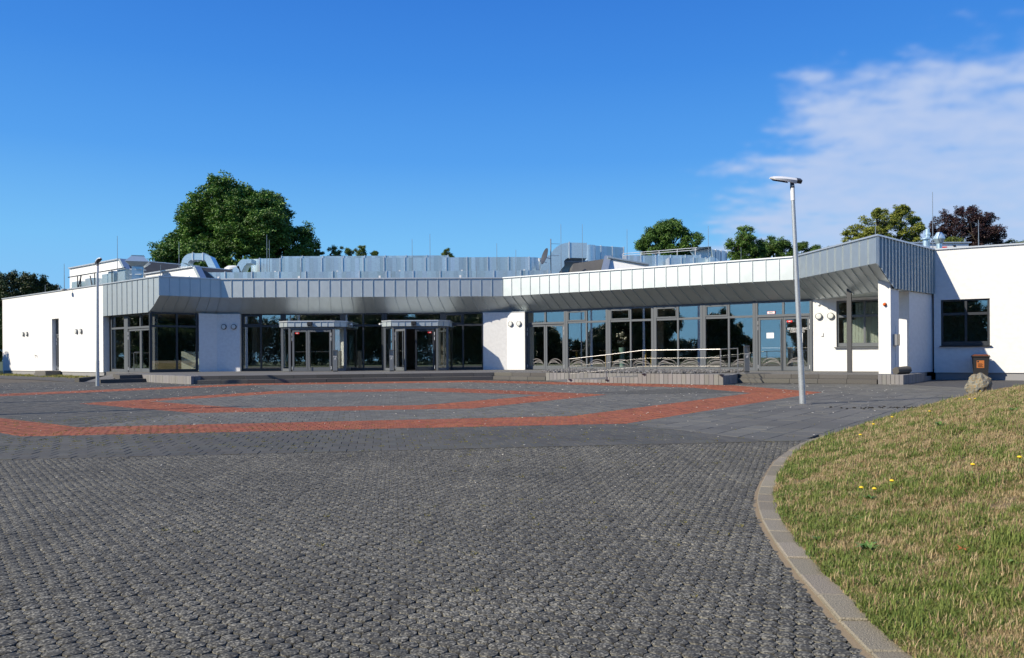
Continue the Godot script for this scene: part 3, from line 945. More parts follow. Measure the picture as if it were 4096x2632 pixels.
func build_terrace() -> void:
	var s2 := offset_line([SA, SB, SC], -0.36)
	var d2 := offset_line([SD, SE], -0.36)
	terrace_poly = PackedVector2Array([Vector2(-23.75, 45.35), Vector2(-21.95, 43.7), Vector2(-17.25, 36.4), SA + Vector2(0.02, 0.12), s2[0] + Vector2(0, 0.1), s2[1] + Vector2(0, 0.1), s2[2] + Vector2(0, 0.1), Vector2(1.55, 35.12), Vector2(6.2, 31.72), Vector2(5.33, 30.37), Vector2(7.65, 28.68), Vector2(8.62, 30.2), d2[0] + Vector2(0.03, 0.1), d2[1] + Vector2(0.03, 0.1), Vector2(13.35, 28.25), Vector2(13.96, 27.85), Vector2(15.82, 30.25), Vector2(17.3, 32.3), Vector2(17.3, 40), Vector2(17.0, 60), Vector2(-23.75, 60)])
	var mb := Mb.new()
	mb.prism(terrace_poly, -0.02, PLAT)
	solo(mb, "terrace", M.terrace_stone, V(0, 0, 40), "grey stone terrace in front of the glazed hall entrances", "terrace", "", "structure")
	var st := thing("wide_steps", V(-6, 0, 34.5), "wide pair of low stone steps before the two porches", "steps", "", "structure")
	step_row(st, [SA, SB, SC], 0.0, 0.17, 0.37, 1.05)
	step_row(st, s2, 0.171, PLAT + 0.002, 0.4, 1.05)
	var st2 := thing("door_steps", V(11, 0, 29.4), "short pair of stone steps below the canopy and office door", "steps", "", "structure")
	step_row(st2, [SD, SE], 0.0, 0.17, 0.37, 1.0)
	step_row(st2, d2, 0.171, PLAT + 0.002, 0.4, 1.0)
	var lvl := func(_t: float) -> float: return PLAT + 0.006
	var r1 := thing("retaining_wall", V(-15.4, 0, 34.4), "upright grey stone palisades edging the terrace left of the wide steps", "wall")
	palisades(r1, Vector2(-17.35, 36.35), Vector2(-13.48, 32.52), 0.2, lvl)
	palisades(r1, Vector2(-13.46, 32.54), Vector2(-13.2, 33.2), 0.2, lvl)
	var r2 := thing("retaining_wall", V(4, 0, 33.2), "upright stone palisades holding the gravel bed behind the ramp", "wall")
	palisades(r2, Vector2(1.52, 35.02), Vector2(6.2, 31.62), 0.2, lvl)
	var r3 := thing("retaining_wall", V(5, 0, 30.4), "outer palisade wall of the ramp carrying the handrail, stepped at its low end", "wall")
	palisades(r3, Vector2(2.3, 32.4), Vector2(7.75, 28.46), 0.18, func(t: float) -> float: return 0.13 if t < 0.27 else (0.24 if t < 0.48 else 0.385))
	palisades(r3, Vector2(7.76, 28.48), Vector2(8.75, 30.12), 0.18, lvl)
	var r4 := thing("retaining_wall", V(14.2, 0, 28), "square stone palisade corner below the canopy pier", "wall")
	palisades(r4, Vector2(13.27, 28.12), Vector2(13.98, 27.68), 0.145, lvl)
	palisades(r4, Vector2(13.99, 27.7), Vector2(15.95, 30.22), 0.2, lvl)
	palisades(r4, Vector2(15.96, 30.24), Vector2(17.5, 32.35), 0.25, func(t: float) -> float: return 0.34 if t < 0.4 else 0.17)
	# ramp slab
	var rp := Mb.new()
	var a := Vector2(2.38, 32.5); var b := Vector2(1.62, 34.86); var c := Vector2(6.18, 31.56); var d := Vector2(5.36, 30.36)
	rp.face([P(a, 0.015), P(d, PLAT), P(c, PLAT), P(b, 0.015)], Vector3.UP)
	rp.face([P(a, 0.015), P(d, PLAT), P(d, -0.02), P(a, -0.02)], P(a, 0) - P(b, 0))
	rp.face([P(b, 0.015), P(c, PLAT), P(c, -0.02), P(b, -0.02)], P(b, 0) - P(a, 0))
	rp.face([P(a, 0.015), P(b, 0.015), P(b, -0.02), P(a, -0.02)], Vector3(-1, 0, 0))
	solo(rp, "ramp", M.terrace_stone, V(4, 0, 32), "grey ramp rising between two palisade walls to the terrace", "ramp", "", "structure")
	# left: ramp and step block to the wing entrance
	rp = Mb.new()
	a = Vector2(-20.4, 36.9); b = Vector2(-18.95, 35.95); c = Vector2(-20.3, 41.1); d = Vector2(-22.1, 43.6)
	rp.face([P(a, 0.012), P(b, 0.012), P(c, PLAT), P(d, PLAT)], Vector3.UP)
	rp.face([P(a, 0.012), P(d, PLAT), P(d, -0.02), P(a, -0.02)], Vector3(-1, 0, 0))
	rp.face([P(b, 0.012), P(c, PLAT), P(c, -0.02), P(b, -0.02)], Vector3(1, 0, 0))
	solo(rp, "ramp", M.terrace_stone, V(-20, 0, 38), "short grey ramp up to the left wing entrance", "ramp", "", "structure")
	var sb := thing("side_steps", V(-18, 0, 35.6), "dark two-step stone block beside the short left ramp", "steps")
	for e in [[Vector2(-18.35, 34.55), Vector2(-17.0, 36.0), Vector2(-17.35, 36.36), Vector2(-18.75, 35.0), 0.17], [Vector2(-17.95, 35.45), Vector2(-17.34, 36.38), Vector2(-19.6, 40.0), Vector2(-20.2, 39.2), PLAT]]:
		mb = Mb.new()
		mb.prism(PackedVector2Array([e[0], e[1], e[2], e[3]]), -0.02, e[4])
		part(mb, "step_stone", M.basalt, sb)
	var kw := Mb.new()
	kw.prism(PackedVector2Array([Vector2(-20.75, 36.75), Vector2(-20.45, 36.6), Vector2(-22.3, 43.8), Vector2(-22.55, 43.9)]), -0.02, 0.2)
	solo(kw, "ramp_kerb", M.basalt, V(-21.5, 0, 40), "dark low kerb along the short left ramp", "kerb")
	var ns := thing("door_step", V(-29.6, 0, 49.4), "small block of concrete steps at the narrow door in white wall", "steps")
	var lw := Fr.new(L0, L1)
	for e in [[8.7, 10.4, 0.36, 0.9], [8.1, 8.69, 0.2, 0.75], [7.6, 8.09, 0.08, 0.7]]:
		mb = Mb.new()
		lw.box(mb, e[0], e[1], -0.02, e[2], 0.0, e[3], 0.01)
		part(mb, "step_stone", M.step_stone, ns)
	# gravel bed along the right wing
	var bed := PackedVector2Array([Vector2(3.1, 42.0), Vector2(11.2, 36.6), Vector2(9.6, 33.2), Vector2(7.0, 31.6), Vector2(1.75, 35.3), Vector2(1.4, 38.0)])
	mb = Mb.new()
	mb.prism(bed, PLAT + 0.002, PLAT + 0.01)
	var base_ := solo(mb, "gravel_bed", M.joint_sand, V(6, PLAT, 36), "strip of coarse dark gravel below the right wing windows", "gravel", "", "structure")
	var xf := []
	var cols := []
	var tri := Geometry2D.triangulate_polygon(bed)
	for i in 5200:
		var t := rng.randi_range(0, tri.size() / 3 - 1) * 3
		var q := Vector2(rng.randf_range(1.4, 11.2), rng.randf_range(31.6, 42.0))
		if t < 0 or not Geometry2D.is_point_in_polygon(q, bed): continue
		var sc := rng.randf_range(0.035, 0.085)
		xf.append(Transform3D(Basis.from_euler(Vector3(rng.randf() * TAU, rng.randf() * TAU, rng.randf() * TAU)) * Basis.from_scale(Vector3(sc, sc * 0.7, sc)), P(q, PLAT + 0.02 + sc * 0.2) - base_.position))
		cols.append(tone(0.13, 0.08))
	var gm := rock_mesh(4, 5, 0.25, 3)
	gm.surface_set_material(0, M.gravel)
	var gi := multi(gm, xf, cols, "gravel_stone", base_)
	gi.set_meta("kind", "stuff")

func rock_mesh(nu: int, nv: int, rough: float, sd: int) -> ArrayMesh:
	var f := FastNoiseLite.new()
	f.seed = sd
	f.frequency = 0.9
	var mb := Mb.new()
	var g := []
	for j in nv + 1:
		for i in nu + 1:
			var th := PI * j / nv
			var ph := TAU * (i % nu) / nu
			var d := Vector3(sin(th) * cos(ph), cos(th), sin(th) * sin(ph))
			g.append(d * (1.0 + rough * f.get_noise_3dv(d * 1.6) * 1.6))
	for j in nv:
		for i in nu:
			var k := j * (nu + 1) + i
			mb.face([g[k], g[k + 1], g[k + nu + 2]], g[k] + g[k + nu + 2])
			mb.face([g[k], g[k + nu + 2], g[k + nu + 1]], g[k] + g[k + nu + 2])
	return mb.mesh()

# ---------------------------------------------------------------- paving
const BND := [Vector2(1.5, -1.5), Vector2(1.42, 0), Vector2(1.40, 1.5), Vector2(1.43, 2.82), Vector2(1.45, 3.07), Vector2(1.5, 3.43), Vector2(1.54, 3.79), Vector2(1.61, 4.24), Vector2(1.67, 4.58), Vector2(1.76, 5.03), Vector2(1.9, 5.59), Vector2(2.08, 6.13), Vector2(2.42, 6.98), Vector2(2.83, 7.93), Vector2(3.45, 9.1), Vector2(4.02, 9.95), Vector2(5.49, 11.94), Vector2(7.63, 14.78), Vector2(10.05, 17.83), Vector2(11.5, 19.3), Vector2(13.2, 20.3), Vector2(15.5, 21.2), Vector2(19, 21.8), Vector2(26, 21.0), Vector2(34, 18)]
var lawn_poly := PackedVector2Array()

func in_view(p: Vector2) -> bool:
	return p.y > 1.6 and absf(p.x) < 0.69 * p.y + 1.6

func lay(region: PackedVector2Array, dir: Vector2, w: float, h: float, out: Array) -> void:
	# running-bond pavers along dir, cut to the region; out collects polygons
	dir = dir.normalized()
	var nor := Vector2(-dir.y, dir.x)
	var lo := Vector2(1e9, 1e9); var hi := Vector2(-1e9, -1e9)
	for p in region:
		var q := Vector2(p.dot(dir), p.dot(nor))
		lo = lo.min(q); hi = hi.max(q)
	var j0 := int(floor(lo.y / h)); var j1 := int(ceil(hi.y / h))
	for j in range(j0, j1):
		var shift := (j % 2) * 0.5 * w
		for i in range(int(floor((lo.x - shift) / w)), int(ceil((hi.x - shift) / w))):
			var c := dir * (i * w + shift + w * 0.5) + nor * (j * h + h * 0.5)
			if not in_view(c): continue
			var rect := PackedVector2Array([c - dir * w * 0.5 - nor * h * 0.5, c + dir * w * 0.5 - nor * h * 0.5, c + dir * w * 0.5 + nor * h * 0.5, c - dir * w * 0.5 + nor * h * 0.5])
			var inside := 0
			for q in rect:
				if Geometry2D.is_point_in_polygon(q, region): inside += 1
			if inside == 4:
				out.append(rect)
			elif inside > 0:
				for cut in Geometry2D.intersect_polygons(rect, region):
					if cut.size() >= 3: out.append(cut)

func stone(mb: Mb, poly: PackedVector2Array, gap: float, top: float) -> void:
	var n := poly.size()
	var ctr := Vector2.ZERO
	var area := 0.0
	for i in n:
		ctr += poly[i]
		area += poly[i].x * poly[(i + 1) % n].y - poly[(i + 1) % n].x * poly[i].y
	if absf(area) < 0.0012: return
	ctr /= n
	var o := PackedVector2Array(); var t := PackedVector2Array()
	for p in poly:
		var d := (p - ctr)
		var l := maxf(d.length(), 0.001)
		o.append(ctr + d * maxf(0.2, 1.0 - gap * 1.3 / l))
		t.append(ctr + d * maxf(0.15, 1.0 - (gap * 1.3 + 0.006) / l))
	var tl := Vector2(rng.randf_range(-0.006, 0.006), rng.randf_range(-0.006, 0.006))
	for i in range(1, n - 1):
		mb.face([P(t[0], top + tl.dot(t[0] - ctr)), P(t[i], top + tl.dot(t[i] - ctr)), P(t[i + 1], top + tl.dot(t[i + 1] - ctr))], Vector3.UP)
	for i in n:
		var k := (i + 1) % n
		var out := P(o[i] + o[k] - ctr * 2.0, 0.0)
		mb.face([P(t[i], top + tl.dot(t[i] - ctr)), P(t[k], top + tl.dot(t[k] - ctr)), P(o[k], top - 0.004), P(o[i], top - 0.004)], out + Vector3.UP * out.length())
		mb.face([P(o[i], top - 0.004), P(o[k], top - 0.004), P(o[k], -0.03), P(o[i], -0.03)], out)

func paved(called: String, polys: Array, gap: float, colour: Callable, label: String, category: String, pname: String) -> void:
	# the 300 stones that show largest are pieces of their own, the others one part
	var keyed := []
	for p in polys:
		var c := Vector2.ZERO
		for q in p: c += q
		c /= p.size()
		var a := 0.0
		for i in p.size():
			a += p[i].x * p[(i + 1) % p.size()].y - p[(i + 1) % p.size()].x * p[i].y
		var vis := 1.0 if absf(c.x) < 0.66 * c.y else 0.01
		keyed.append([absf(a) / pow(c.y, 3.0) * vis, p, c])
	keyed.sort_custom(func(x, y): return x[0] > y[0])
	var root := thing(called, V(0, 0, 15), label, category, "", "structure")
	var rest := Mb.new()
	for k in keyed.size():
		var mb := rest if k >= 300 else Mb.new()
		mb.col = colour.call(keyed[k][2])
		var before := mb.v.size()
		stone(mb, keyed[k][1], gap, rng.randf_range(-0.0022, 0.0022))
		if k < 300 and mb.v.size() > before:
			part(mb, pname, M.paver, root)
	if rest.v.size() > 0:
		var o := part(rest, pname + "_field", M.paver, root)
		o.set_meta("kind", "stuff")

var patch := FastNoiseLite.new()
func dark_tone(c: Vector2) -> Color:
	var k := 1.0 + 0.16 * patch.get_noise_2d(c.x * 6.0, c.y * 6.0) + rng.randf_range(-0.14, 0.14)
	return Color(0.107 * k, 0.104 * k, 0.088 * k)

func light_tone(c: Vector2) -> Color:
	var k := 1.0 + 0.18 * patch.get_noise_2d(c.x * 5.0, c.y * 5.0) + rng.randf_range(-0.18, 0.18)
	return Color(0.160 * k, 0.156 * k, 0.134 * k)

func red_tone(c: Vector2) -> Color:
	var k := 1.0 + 0.15 * patch.get_noise_2d(c.x * 7.0, c.y * 7.0) + rng.randf_range(-0.18, 0.18)
	return Color(0.345 * k, 0.104 * k * rng.randf_range(0.9, 1.1), 0.042 * k)

func build_paving() -> void:
	var rings := [
		[Vector2(-9.3, 19.9), Vector2(-5.9, 17.0), Vector2(-2.0, 17.7), Vector2(0.9, 21.9), Vector2(0.3, 22.4), Vector2(-3.2, 24.9), Vector2(-7.0, 24.0)],
		[Vector2(-10.67, 19.1), Vector2(-6.4, 15.6), Vector2(-0.85, 16.4), Vector2(2.67, 21.9), Vector2(2.0, 22.8), Vector2(-2.1, 27.0), Vector2(-7.8, 25.7)],
		[Vector2(-16.9, 20.3), Vector2(-7.0, 12.5), Vector2(1.1, 14.2), Vector2(6.9, 22.3), Vector2(6.1, 26.3), Vector2(-1.9, 33.2), Vector2(-10.4, 31.2)],
		[Vector2(-18.6, 20.8), Vector2(-7.0, 11.05), Vector2(1.85, 12.55), Vector2(9.0, 22.5), Vector2(8.0, 28.0), Vector2(-1.7, 35.6), Vector2(-11.2, 33.2)],
		[Vector2(-36.0, 27.0), Vector2(-8.5, 8.07), Vector2(3.3, 9.84), Vector2(21.0, 12.5), Vector2(20.0, 31.5), Vector2(-1.0, 44.0), Vector2(-20.5, 38.5)]]
	var red := []
	var dark := []
	var light := []
	for k in 4:
		for i in 7:
			var j := (i + 1) % 7
			var a: Vector2 = rings[k][i]; var b: Vector2 = rings[k][j]
			var c: Vector2 = rings[k + 1][j]; var d: Vector2 = rings[k + 1][i]
			var quad := PackedVector2Array([a, b, c, d])
			if k % 2 == 0:
				lay(quad, d - c, 0.1, 0.2, red)
			elif k == 1:
				lay(quad, d - c, 0.2, 0.28, light if i == 1 or i == 2 or i == 4 or i == 5 else dark)
			elif i == 2:
				lay(quad, a - b, 0.6, 0.4, light)
			elif i == 3:
				lay(quad, a - b, 0.3, 0.28, light)
			else:
				lay(quad, a - b, 0.2, 0.28, dark)
	lay(PackedVector2Array(rings[0]), Vector2(1, 0.153), 0.2, 0.28, light)
	var clear := func(list: Array) -> Array:
		var keep := []
		for p in list:
			var q: Vector2 = (p[0] + p[1] + p[2]) / 3.0
			if Geometry2D.is_point_in_polygon(q, terrace_poly) or Geometry2D.is_point_in_polygon(q, lawn_poly): continue
			if q.y > 36.6 + (-q.x - 13.0) * 0.45 and q.x < -13: continue
			keep.append(p)
		return keep
	paved("dark_paving", clear.call(dark), 0.0035, dark_tone, "anthracite concrete pavers of the forecourt around the red bands", "paving", "paving_stone")
	paved("grey_paving", clear.call(light), 0.0035, light_tone, "paler grey pavers inside the bands and round the right lamp", "paving", "paving_stone")
	paved("red_paving", clear.call(red), 0.0032, red_tone, "red clinker bands laid as nested hexagons in the forecourt", "paving", "clinker_brick")
	# cobbles in the foreground
	var meshes := []
	for s in 4:
		meshes.append(cobble_mesh(s))
	var pitch := 0.0735
	var rowp := 0.0665
	var dir := Vector2(1, 0.148).normalized()
	var nor := Vector2(-dir.y, dir.x)
	var spots := []
	for j in range(-40, 190):
		for i in range(-190, 130):
			var c := dir * ((i + 0.5 * (j & 1)) * pitch) + nor * (j * rowp)
			if not in_view(c): continue
			if c.y > 9.34 + c.x * 0.151 - 0.02: continue
			if c.x > 0.9 and Geometry2D.is_point_in_polygon(c + Vector2(0.118, 0), lawn_poly): continue
			if c.x > 0.9 and Geometry2D.is_point_in_polygon(c + Vector2(0.06, -0.085), lawn_poly): continue
			spots.append(c)
	spots.sort_custom(func(x, y): return x.y + (0.0 if absf(x.x) < 0.66 * x.y and x.y > 2.8 else 50.0) < y.y + (0.0 if absf(y.x) < 0.66 * y.y and y.y > 2.8 else 50.0))
	var root := thing("cobble_paving", V(0, 0, 6), "rough dark honeycomb cobbles of exposed aggregate in the foreground", "paving", "", "structure")
	var per := [[], [], [], []]
	var percol := [[], [], [], []]
	var mats := []
	for t in 3:
		var m: StandardMaterial3D = M.cobble.duplicate()
		var k := [0.255, 0.295, 0.34][t] as float
		m.albedo_color = lin(k, k * 0.955, k * 0.77)
		m.vertex_color_use_as_albedo = false
		mats.append(m)
	for k in spots.size():
		var c: Vector2 = spots[k]
		var kind := rng.randi_range(0, 3)
		var b := Basis(Vector3.UP, atan2(dir.y, dir.x) + rng.randf_range(-0.05, 0.05)) * Basis(Vector3(1, 0, 0), rng.randf_range(-0.025, 0.025)) * Basis(Vector3(0, 0, 1), rng.randf_range(-0.025, 0.025))
		b = b * Basis.from_scale(Vector3(pitch, 1.0, rowp * 1.155) * rng.randf_range(0.97, 1.0))
		var xf := Transform3D(b, P(c + Vector2(rng.randf_range(-0.002, 0.002), rng.randf_range(-0.002, 0.002)), rng.randf_range(-0.0025, 0.001)))
		if k < 300:
			var o := piece(meshes[kind], "cobble_stone", xf, root)
			o.material_override = mats[rng.randi_range(0, 2)]
		else:
			xf.origin -= root.position
			per[kind].append(xf)
			var g := rng.randf_range(0.235, 0.355) * (1.0 + 0.22 * patch.get_noise_2d(c.x * 9.0, c.y * 9.0))
			percol[kind].append(Color(g, g * 0.955, g * 0.77))
	for s in 4:
		meshes[s].surface_set_material(0, M.cobble)
		var o := multi(meshes[s], per[s], percol[s], "cobble_field", root)
		o.set_meta("kind", "stuff")

func cobble_mesh(sd: int) -> ArrayMesh:
	# rounded hexagon, unit pitch, domed top, rough rim
	var r := RandomNumberGenerator.new()
	r.seed = 100 + sd
	var mb := Mb.new()
	var n := 12
	var rings := [[1.0, -0.03], [0.995, -0.006], [0.955, -0.001], [0.6, 0.0005], [0.0, 0.001]]
	var g := []
	for e in rings:
		var row := []
		for k in n:
			var a := TAU * (k + 0.5) / n
			var w := fposmod(a + PI / 6.0, PI / 3.0) - PI / 6.0       # flats face +-x
			var hex := 0.498 / cos(w)
			var rad := minf(hex, 0.512)
			var jit: float = 1.0 + r.randf_range(-0.025, 0.0)
			row.append(Vector3(cos(a) * rad * e[0] * jit, e[1] + r.randf_range(-0.0008, 0.0008), sin(a) * rad * e[0] * jit))
		g.append(row)
	for i in rings.size() - 1:
		for k in n:
			var l := (k + 1) % n
			var ctr := Vector3(0, -0.05, 0)
			if i < rings.size() - 2:
				mb.face([g[i][k], g[i][l], g[i + 1][l]], g[i][k] - ctr + Vector3(0, 0.01 * i, 0))
				mb.face([g[i][k], g[i + 1][l], g[i + 1][k]], g[i][k] - ctr + Vector3(0, 0.01 * i, 0))
			else:
				mb.face([g[i][k], g[i][l], Vector3(0, 0.003, 0)], Vector3.UP)
	return mb.mesh()

func near_edge(p: Vector2) -> float:
	var best := 1e9
	for i in BND.size() - 1:
		best = minf(best, p.distance_to(Geometry2D.get_closest_point_to_segment(p, BND[i], BND[i + 1])))
	return best

func lawn_height(p: Vector2) -> float:
	var d := near_edge(p)
	return 0.028 + 0.78 * (1.0 - exp(-d / 2.3)) * (1.0 - exp(-d / 0.5) * 0.6) + 0.035 * patch.get_noise_2d(p.x * 12.0, p.y * 12.0) * minf(d, 1.0)

func greenness(p: Vector2, d: float) -> float:
	return clampf(0.46 + 0.5 * exp(-d / 0.5) + 1.0 * patch.get_noise_2d(p.x * 22.0, p.y * 26.0) + 0.9 * patch.get_noise_2d(p.x * 90.0 + 90.0, p.y * 90.0) - 0.030 * p.y, 0.0, 1.0)

func build_lawn() -> void:
	# mound
	var line := []
	for i in BND.size() - 1:
		var n := maxi(2, int(BND[i].distance_to(BND[i + 1]) / 0.3))
		for k in n:
			line.append(BND[i].lerp(BND[i + 1], k / float(n)))
	line.append(BND[-1])
	var focus := Vector2(27, 6)
	var ts := [0.0, 0.003, 0.008, 0.016, 0.03, 0.05, 0.08, 0.12, 0.17, 0.23, 0.3, 0.4, 0.52, 0.66, 0.82, 1.0]
	var mb := Mb.new()
	var grid := []
	for p in line:
		var row := []
		for t in ts:
			var q: Vector2 = p.lerp(focus, t)
			row.append(P(q, lawn_height(q) if t > 0.0 else 0.005))
		grid.append(row)
	for i in grid.size() - 1:
		for j in ts.size() - 1:
			var g := greenness(Vector2(grid[i][j].x, -grid[i][j].z), 1.0)
			mb.col = Color(1.0, 0.95, 0.85).lerp(Color(0.55, 0.8, 0.4), g)
			mb.face([grid[i][j], grid[i + 1][j], grid[i + 1][j + 1]], Vector3.UP)
			mb.face([grid[i][j], grid[i + 1][j + 1], grid[i][j + 1]], Vector3.UP)
	# a skirt under the open side
	solo(mb, "lawn", M.lawn_soil, V(8, 0, 8), "dry grassy mound rising to the right behind the curved kerb", "lawn", "", "structure")
	# blades
	var tufts := []
	for s in 1:
		var t := Mb.new()
		var r := RandomNumberGenerator.new()
		r.seed = 7 + s
		for b in 12:
			var a := r.randf() * TAU
			var o := Vector3(r.randf_range(-0.022, 0.022), 0, r.randf_range(-0.022, 0.022))
			var h := r.randf_range(0.014, 0.036)
			var lean := Vector3(cos(a), 0, sin(a)) * r.randf_range(0.004, 0.03)
			var w := Vector3(-sin(a), 0, cos(a)) * r.randf_range(0.0012, 0.0022)
			var m := o + lean * 0.35 + Vector3(0, h * 0.6, 0)
			var tip := o + lean + Vector3(0, h * r.randf_range(0.85, 1.0), 0)
			t.tri(o - w, o + w, m + w * 0.8)
			t.tri(o - w, m + w * 0.8, m - w * 0.8)
			t.tri(m - w * 0.8, m + w * 0.8, tip)
		var am := t.mesh()
		am.surface_set_material(0, M.blade)
		tufts.append(am)
	var xf := [[], [], []]
	var cols := [[], [], []]
	var r2 := RandomNumberGenerator.new()
	r2.seed = 77
	for i in 300000:
		var d: float = 2.3 * pow(24.0 / 2.3, pow(r2.randf(), 0.9))
		var x := r2.randf_range(1.4, 0.70 * d + 1.0)
		var p := Vector2(x, d)
		if not Geometry2D.is_point_in_polygon(p, lawn_poly): continue
		var e := near_edge(p)
		var g := greenness(p, e)
		if r2.randf() > clampf(0.55 + 0.35 * g + 1.1 * patch.get_noise_2d(p.x * 45.0 - 40.0, p.y * 45.0), 0.12, 1.0): continue
		var s := (0.75 + 0.055 * d) * r2.randf_range(0.7, 1.25) * (0.8 + 0.45 * g)
		var k := i % 3
		xf[k].append(Transform3D(Basis(Vector3.UP, r2.randf() * TAU) * Basis.from_scale(Vector3(s, s * r2.randf_range(0.4, 1.0) * (1.0 + 0.9 * float(r2.randf() < 0.12)), s)), P(p, lawn_height(p) - 0.004)))
		var straw := Color(0.47, 0.37, 0.205).lerp(Color(0.27, 0.19, 0.095), r2.randf())
		var green := Color(0.08, 0.14, 0.02).lerp(Color(0.19, 0.22, 0.05), r2.randf())
		cols[k].append(green if r2.randf() < 0.15 + g * 0.75 else straw)
	tag(multi(tufts[0], xf[0] + xf[1] + xf[2], cols[0] + cols[1] + cols[2], "grass", self), "short half-dry straw and green grass covering the mound", "grass", "", "stuff")
	# weeds with a shape of their own
	for e in [[Vector2(1.83, 4.0), 0.13], [Vector2(1.72, 4.35), 0.1], [Vector2(2.05, 4.6), 0.09], [Vector2(2.3, 5.0), 0.1], [Vector2(2.9, 4.9), 0.08], [Vector2(4.2, 7.6), 0.14], [Vector2(5.3, 8.2), 0.12], [Vector2(2.15, 3.3), 0.09]]:
		weed(e[0], e[1] * 0.62)
	var k2 := 0
	for q in [Vector2(2.35, 5.05), Vector2(2.44, 5.0), Vector2(2.22, 4.95), Vector2(2.95, 4.98), Vector2(3.1, 4.75), Vector2(4.0, 8.6), Vector2(5.7, 10.6), Vector2(6.6, 11.2), Vector2(4.6, 9.4), Vector2(7.4, 12.4), Vector2(9.6, 15.9), Vector2(3.45, 7.7)]:
		dandelion(q, k2)
		k2 += 1
	for q in [[Vector2(2.72, 3.85), 0.05], [Vector2(2.06, 3.55), 0.03]]:
		var lf := Mb.new()
		var y := lawn_height(q[0]) + 0.05
		var c := P(q[0], y)
		var s: float = q[1]
		for a in 5:
			var t := TAU * a / 5.0 + 0.4
			var d1 := Vector3(cos(t), 0.5 * sin(t * 2.0), sin(t)) * s
			var d2 := Vector3(cos(t + 0.5), 0.3, sin(t + 0.5)) * s * 0.5
			lf.tri(c, c + d2, c + d1); lf.tri(c, c + d1, c + Vector3(cos(t - 0.5), 0.2, sin(t - 0.5)) * s * 0.5)
		solo(lf, "fallen_leaf", M.dry_leaf, c, "curled %s brown leaf lying in the grass" % ("large orange" if s > 0.04 else "small dark"), "leaf", "fallen leaves on the mound")

func weed(p: Vector2, s: float) -> void:
	var r := RandomNumberGenerator.new()
	r.seed = int(p.x * 1000)
	var mb := Mb.new()
	var o := P(p, lawn_height(p))
	for i in 11:
		var a := TAU * i / 11.0 + r.randf_range(-0.2, 0.2)
		var d := Vector3(cos(a), 0, sin(a))
		var w := Vector3(-d.z, 0, d.x) * s * 0.17
		var l := s * r.randf_range(0.6, 1.0)
		var m := o + d * l * 0.5 + Vector3(0, l * r.randf_range(0.35, 0.6), 0)
		var t := o + d * l + Vector3(0, l * r.randf_range(0.2, 0.7), 0)
		mb.col = Color(0.07, 0.15, 0.025).lerp(Color(0.15, 0.24, 0.05), r.randf())
		mb.tri(o, m + w, m - w); mb.tri(m - w, m + w, t)
	solo(mb, "weed_plant", M.leaf, o, "leafy green weed rosette growing in the dry grass of the mound", "plant", "weeds on the mound")

func dandelion(p: Vector2, k: int) -> void:
	var o := P(p, lawn_height(p))
	var h := 0.05 + 0.03 * (k % 3)
	var t := thing("dandelion", o, "yellow dandelion flower on a short stalk in the mound's grass", "flower", "dandelions on the mound")
	var mb := Mb.new()
	mb.col = Color(0.12, 0.2, 0.05)
	mb.tube([o, o + Vector3(0.005, h, 0.003)], [0.002, 0.0018], 5)
	part(mb, "stalk", M.leaf, t)
	mb = Mb.new()
	var s := 0.012 + 0.0007 * p.y
	mb.lathe(o + Vector3(0.005, h, 0.003), [Vector2(0.004, -0.006), Vector2(s, 0.002), Vector2(s * 0.7, 0.009), Vector2(0.0, 0.012)], 9)
	part(mb, "flower_head", M.dandelion_yellow, t)

func build_kerb() -> void:
	var inner := []
	for i in range(1, 17): inner.append(BND[i])
	inner[15] = Vector2(4.5, 10.6)
	var root := thing("kerb", V(2, 0, 5), "curved row of worn sandy concrete kerb stones along the mound", "kerb", "", "structure")
	# resample at even steps
	var dense := []
	for i in inner.size() - 1:
		for k in 20: dense.append(inner[i].lerp(inner[i + 1], k / 20.0))
	var pts := [dense[0]]
	for p in dense:
		if p.distance_to(pts[-1]) >= 0.31: pts.append(p)
	for i in pts.size() - 1:
		var a: Vector2 = pts[i]; var b: Vector2 = pts[i + 1]
		var d := (b - a).normalized()
		var n := Vector2(-d.y, d.x)      # to the paved side
		var mid := (a + b) * 0.5 + n * 0.065
		var mb := Mb.new()
		mb.col = tone(0.86, 0.14)
		var up := 0.022 + rng.randf_range(-0.004, 0.004)
		mb.box(P(mid, up - 0.06), Vector3(d.x, 0, -d.y) * (a.distance_to(b) * 0.5 - 0.003), Vector3(0, 0.06, 0), Vector3(n.x, 0, -n.y) * 0.068, 0.006)
		part(mb, "kerb_stone", M.kerb, root)

func sand_strip() -> void:
	# tan sand washed up between cobbles and kerb
	var mb := Mb.new()
	var line := []
	for i in range(1, 18): line.append(BND[i])
	var a := offset_line(line, -0.12)
	var b := offset_line(line, -0.160)
	for i in a.size() - 1:
		var n := 6
		for k in n:
			var p0: Vector2 = a[i].lerp(a[i + 1], k / float(n)); var p1: Vector2 = a[i].lerp(a[i + 1], (k + 1) / float(n))
			var q0: Vector2 = b[i].lerp(b[i + 1], k / float(n)); var q1: Vector2 = b[i].lerp(b[i + 1], (k + 1) / float(n))
			mb.face([P(p0, 0.006), P(p1, 0.006), P(q1, -0.001), P(q0, -0.001)], Vector3.UP)
	solo(mb, "sand_strip", M.sand, V(2, 0, 5), "tan sand washed up along the foot of the curved kerb", "sand", "", "structure")

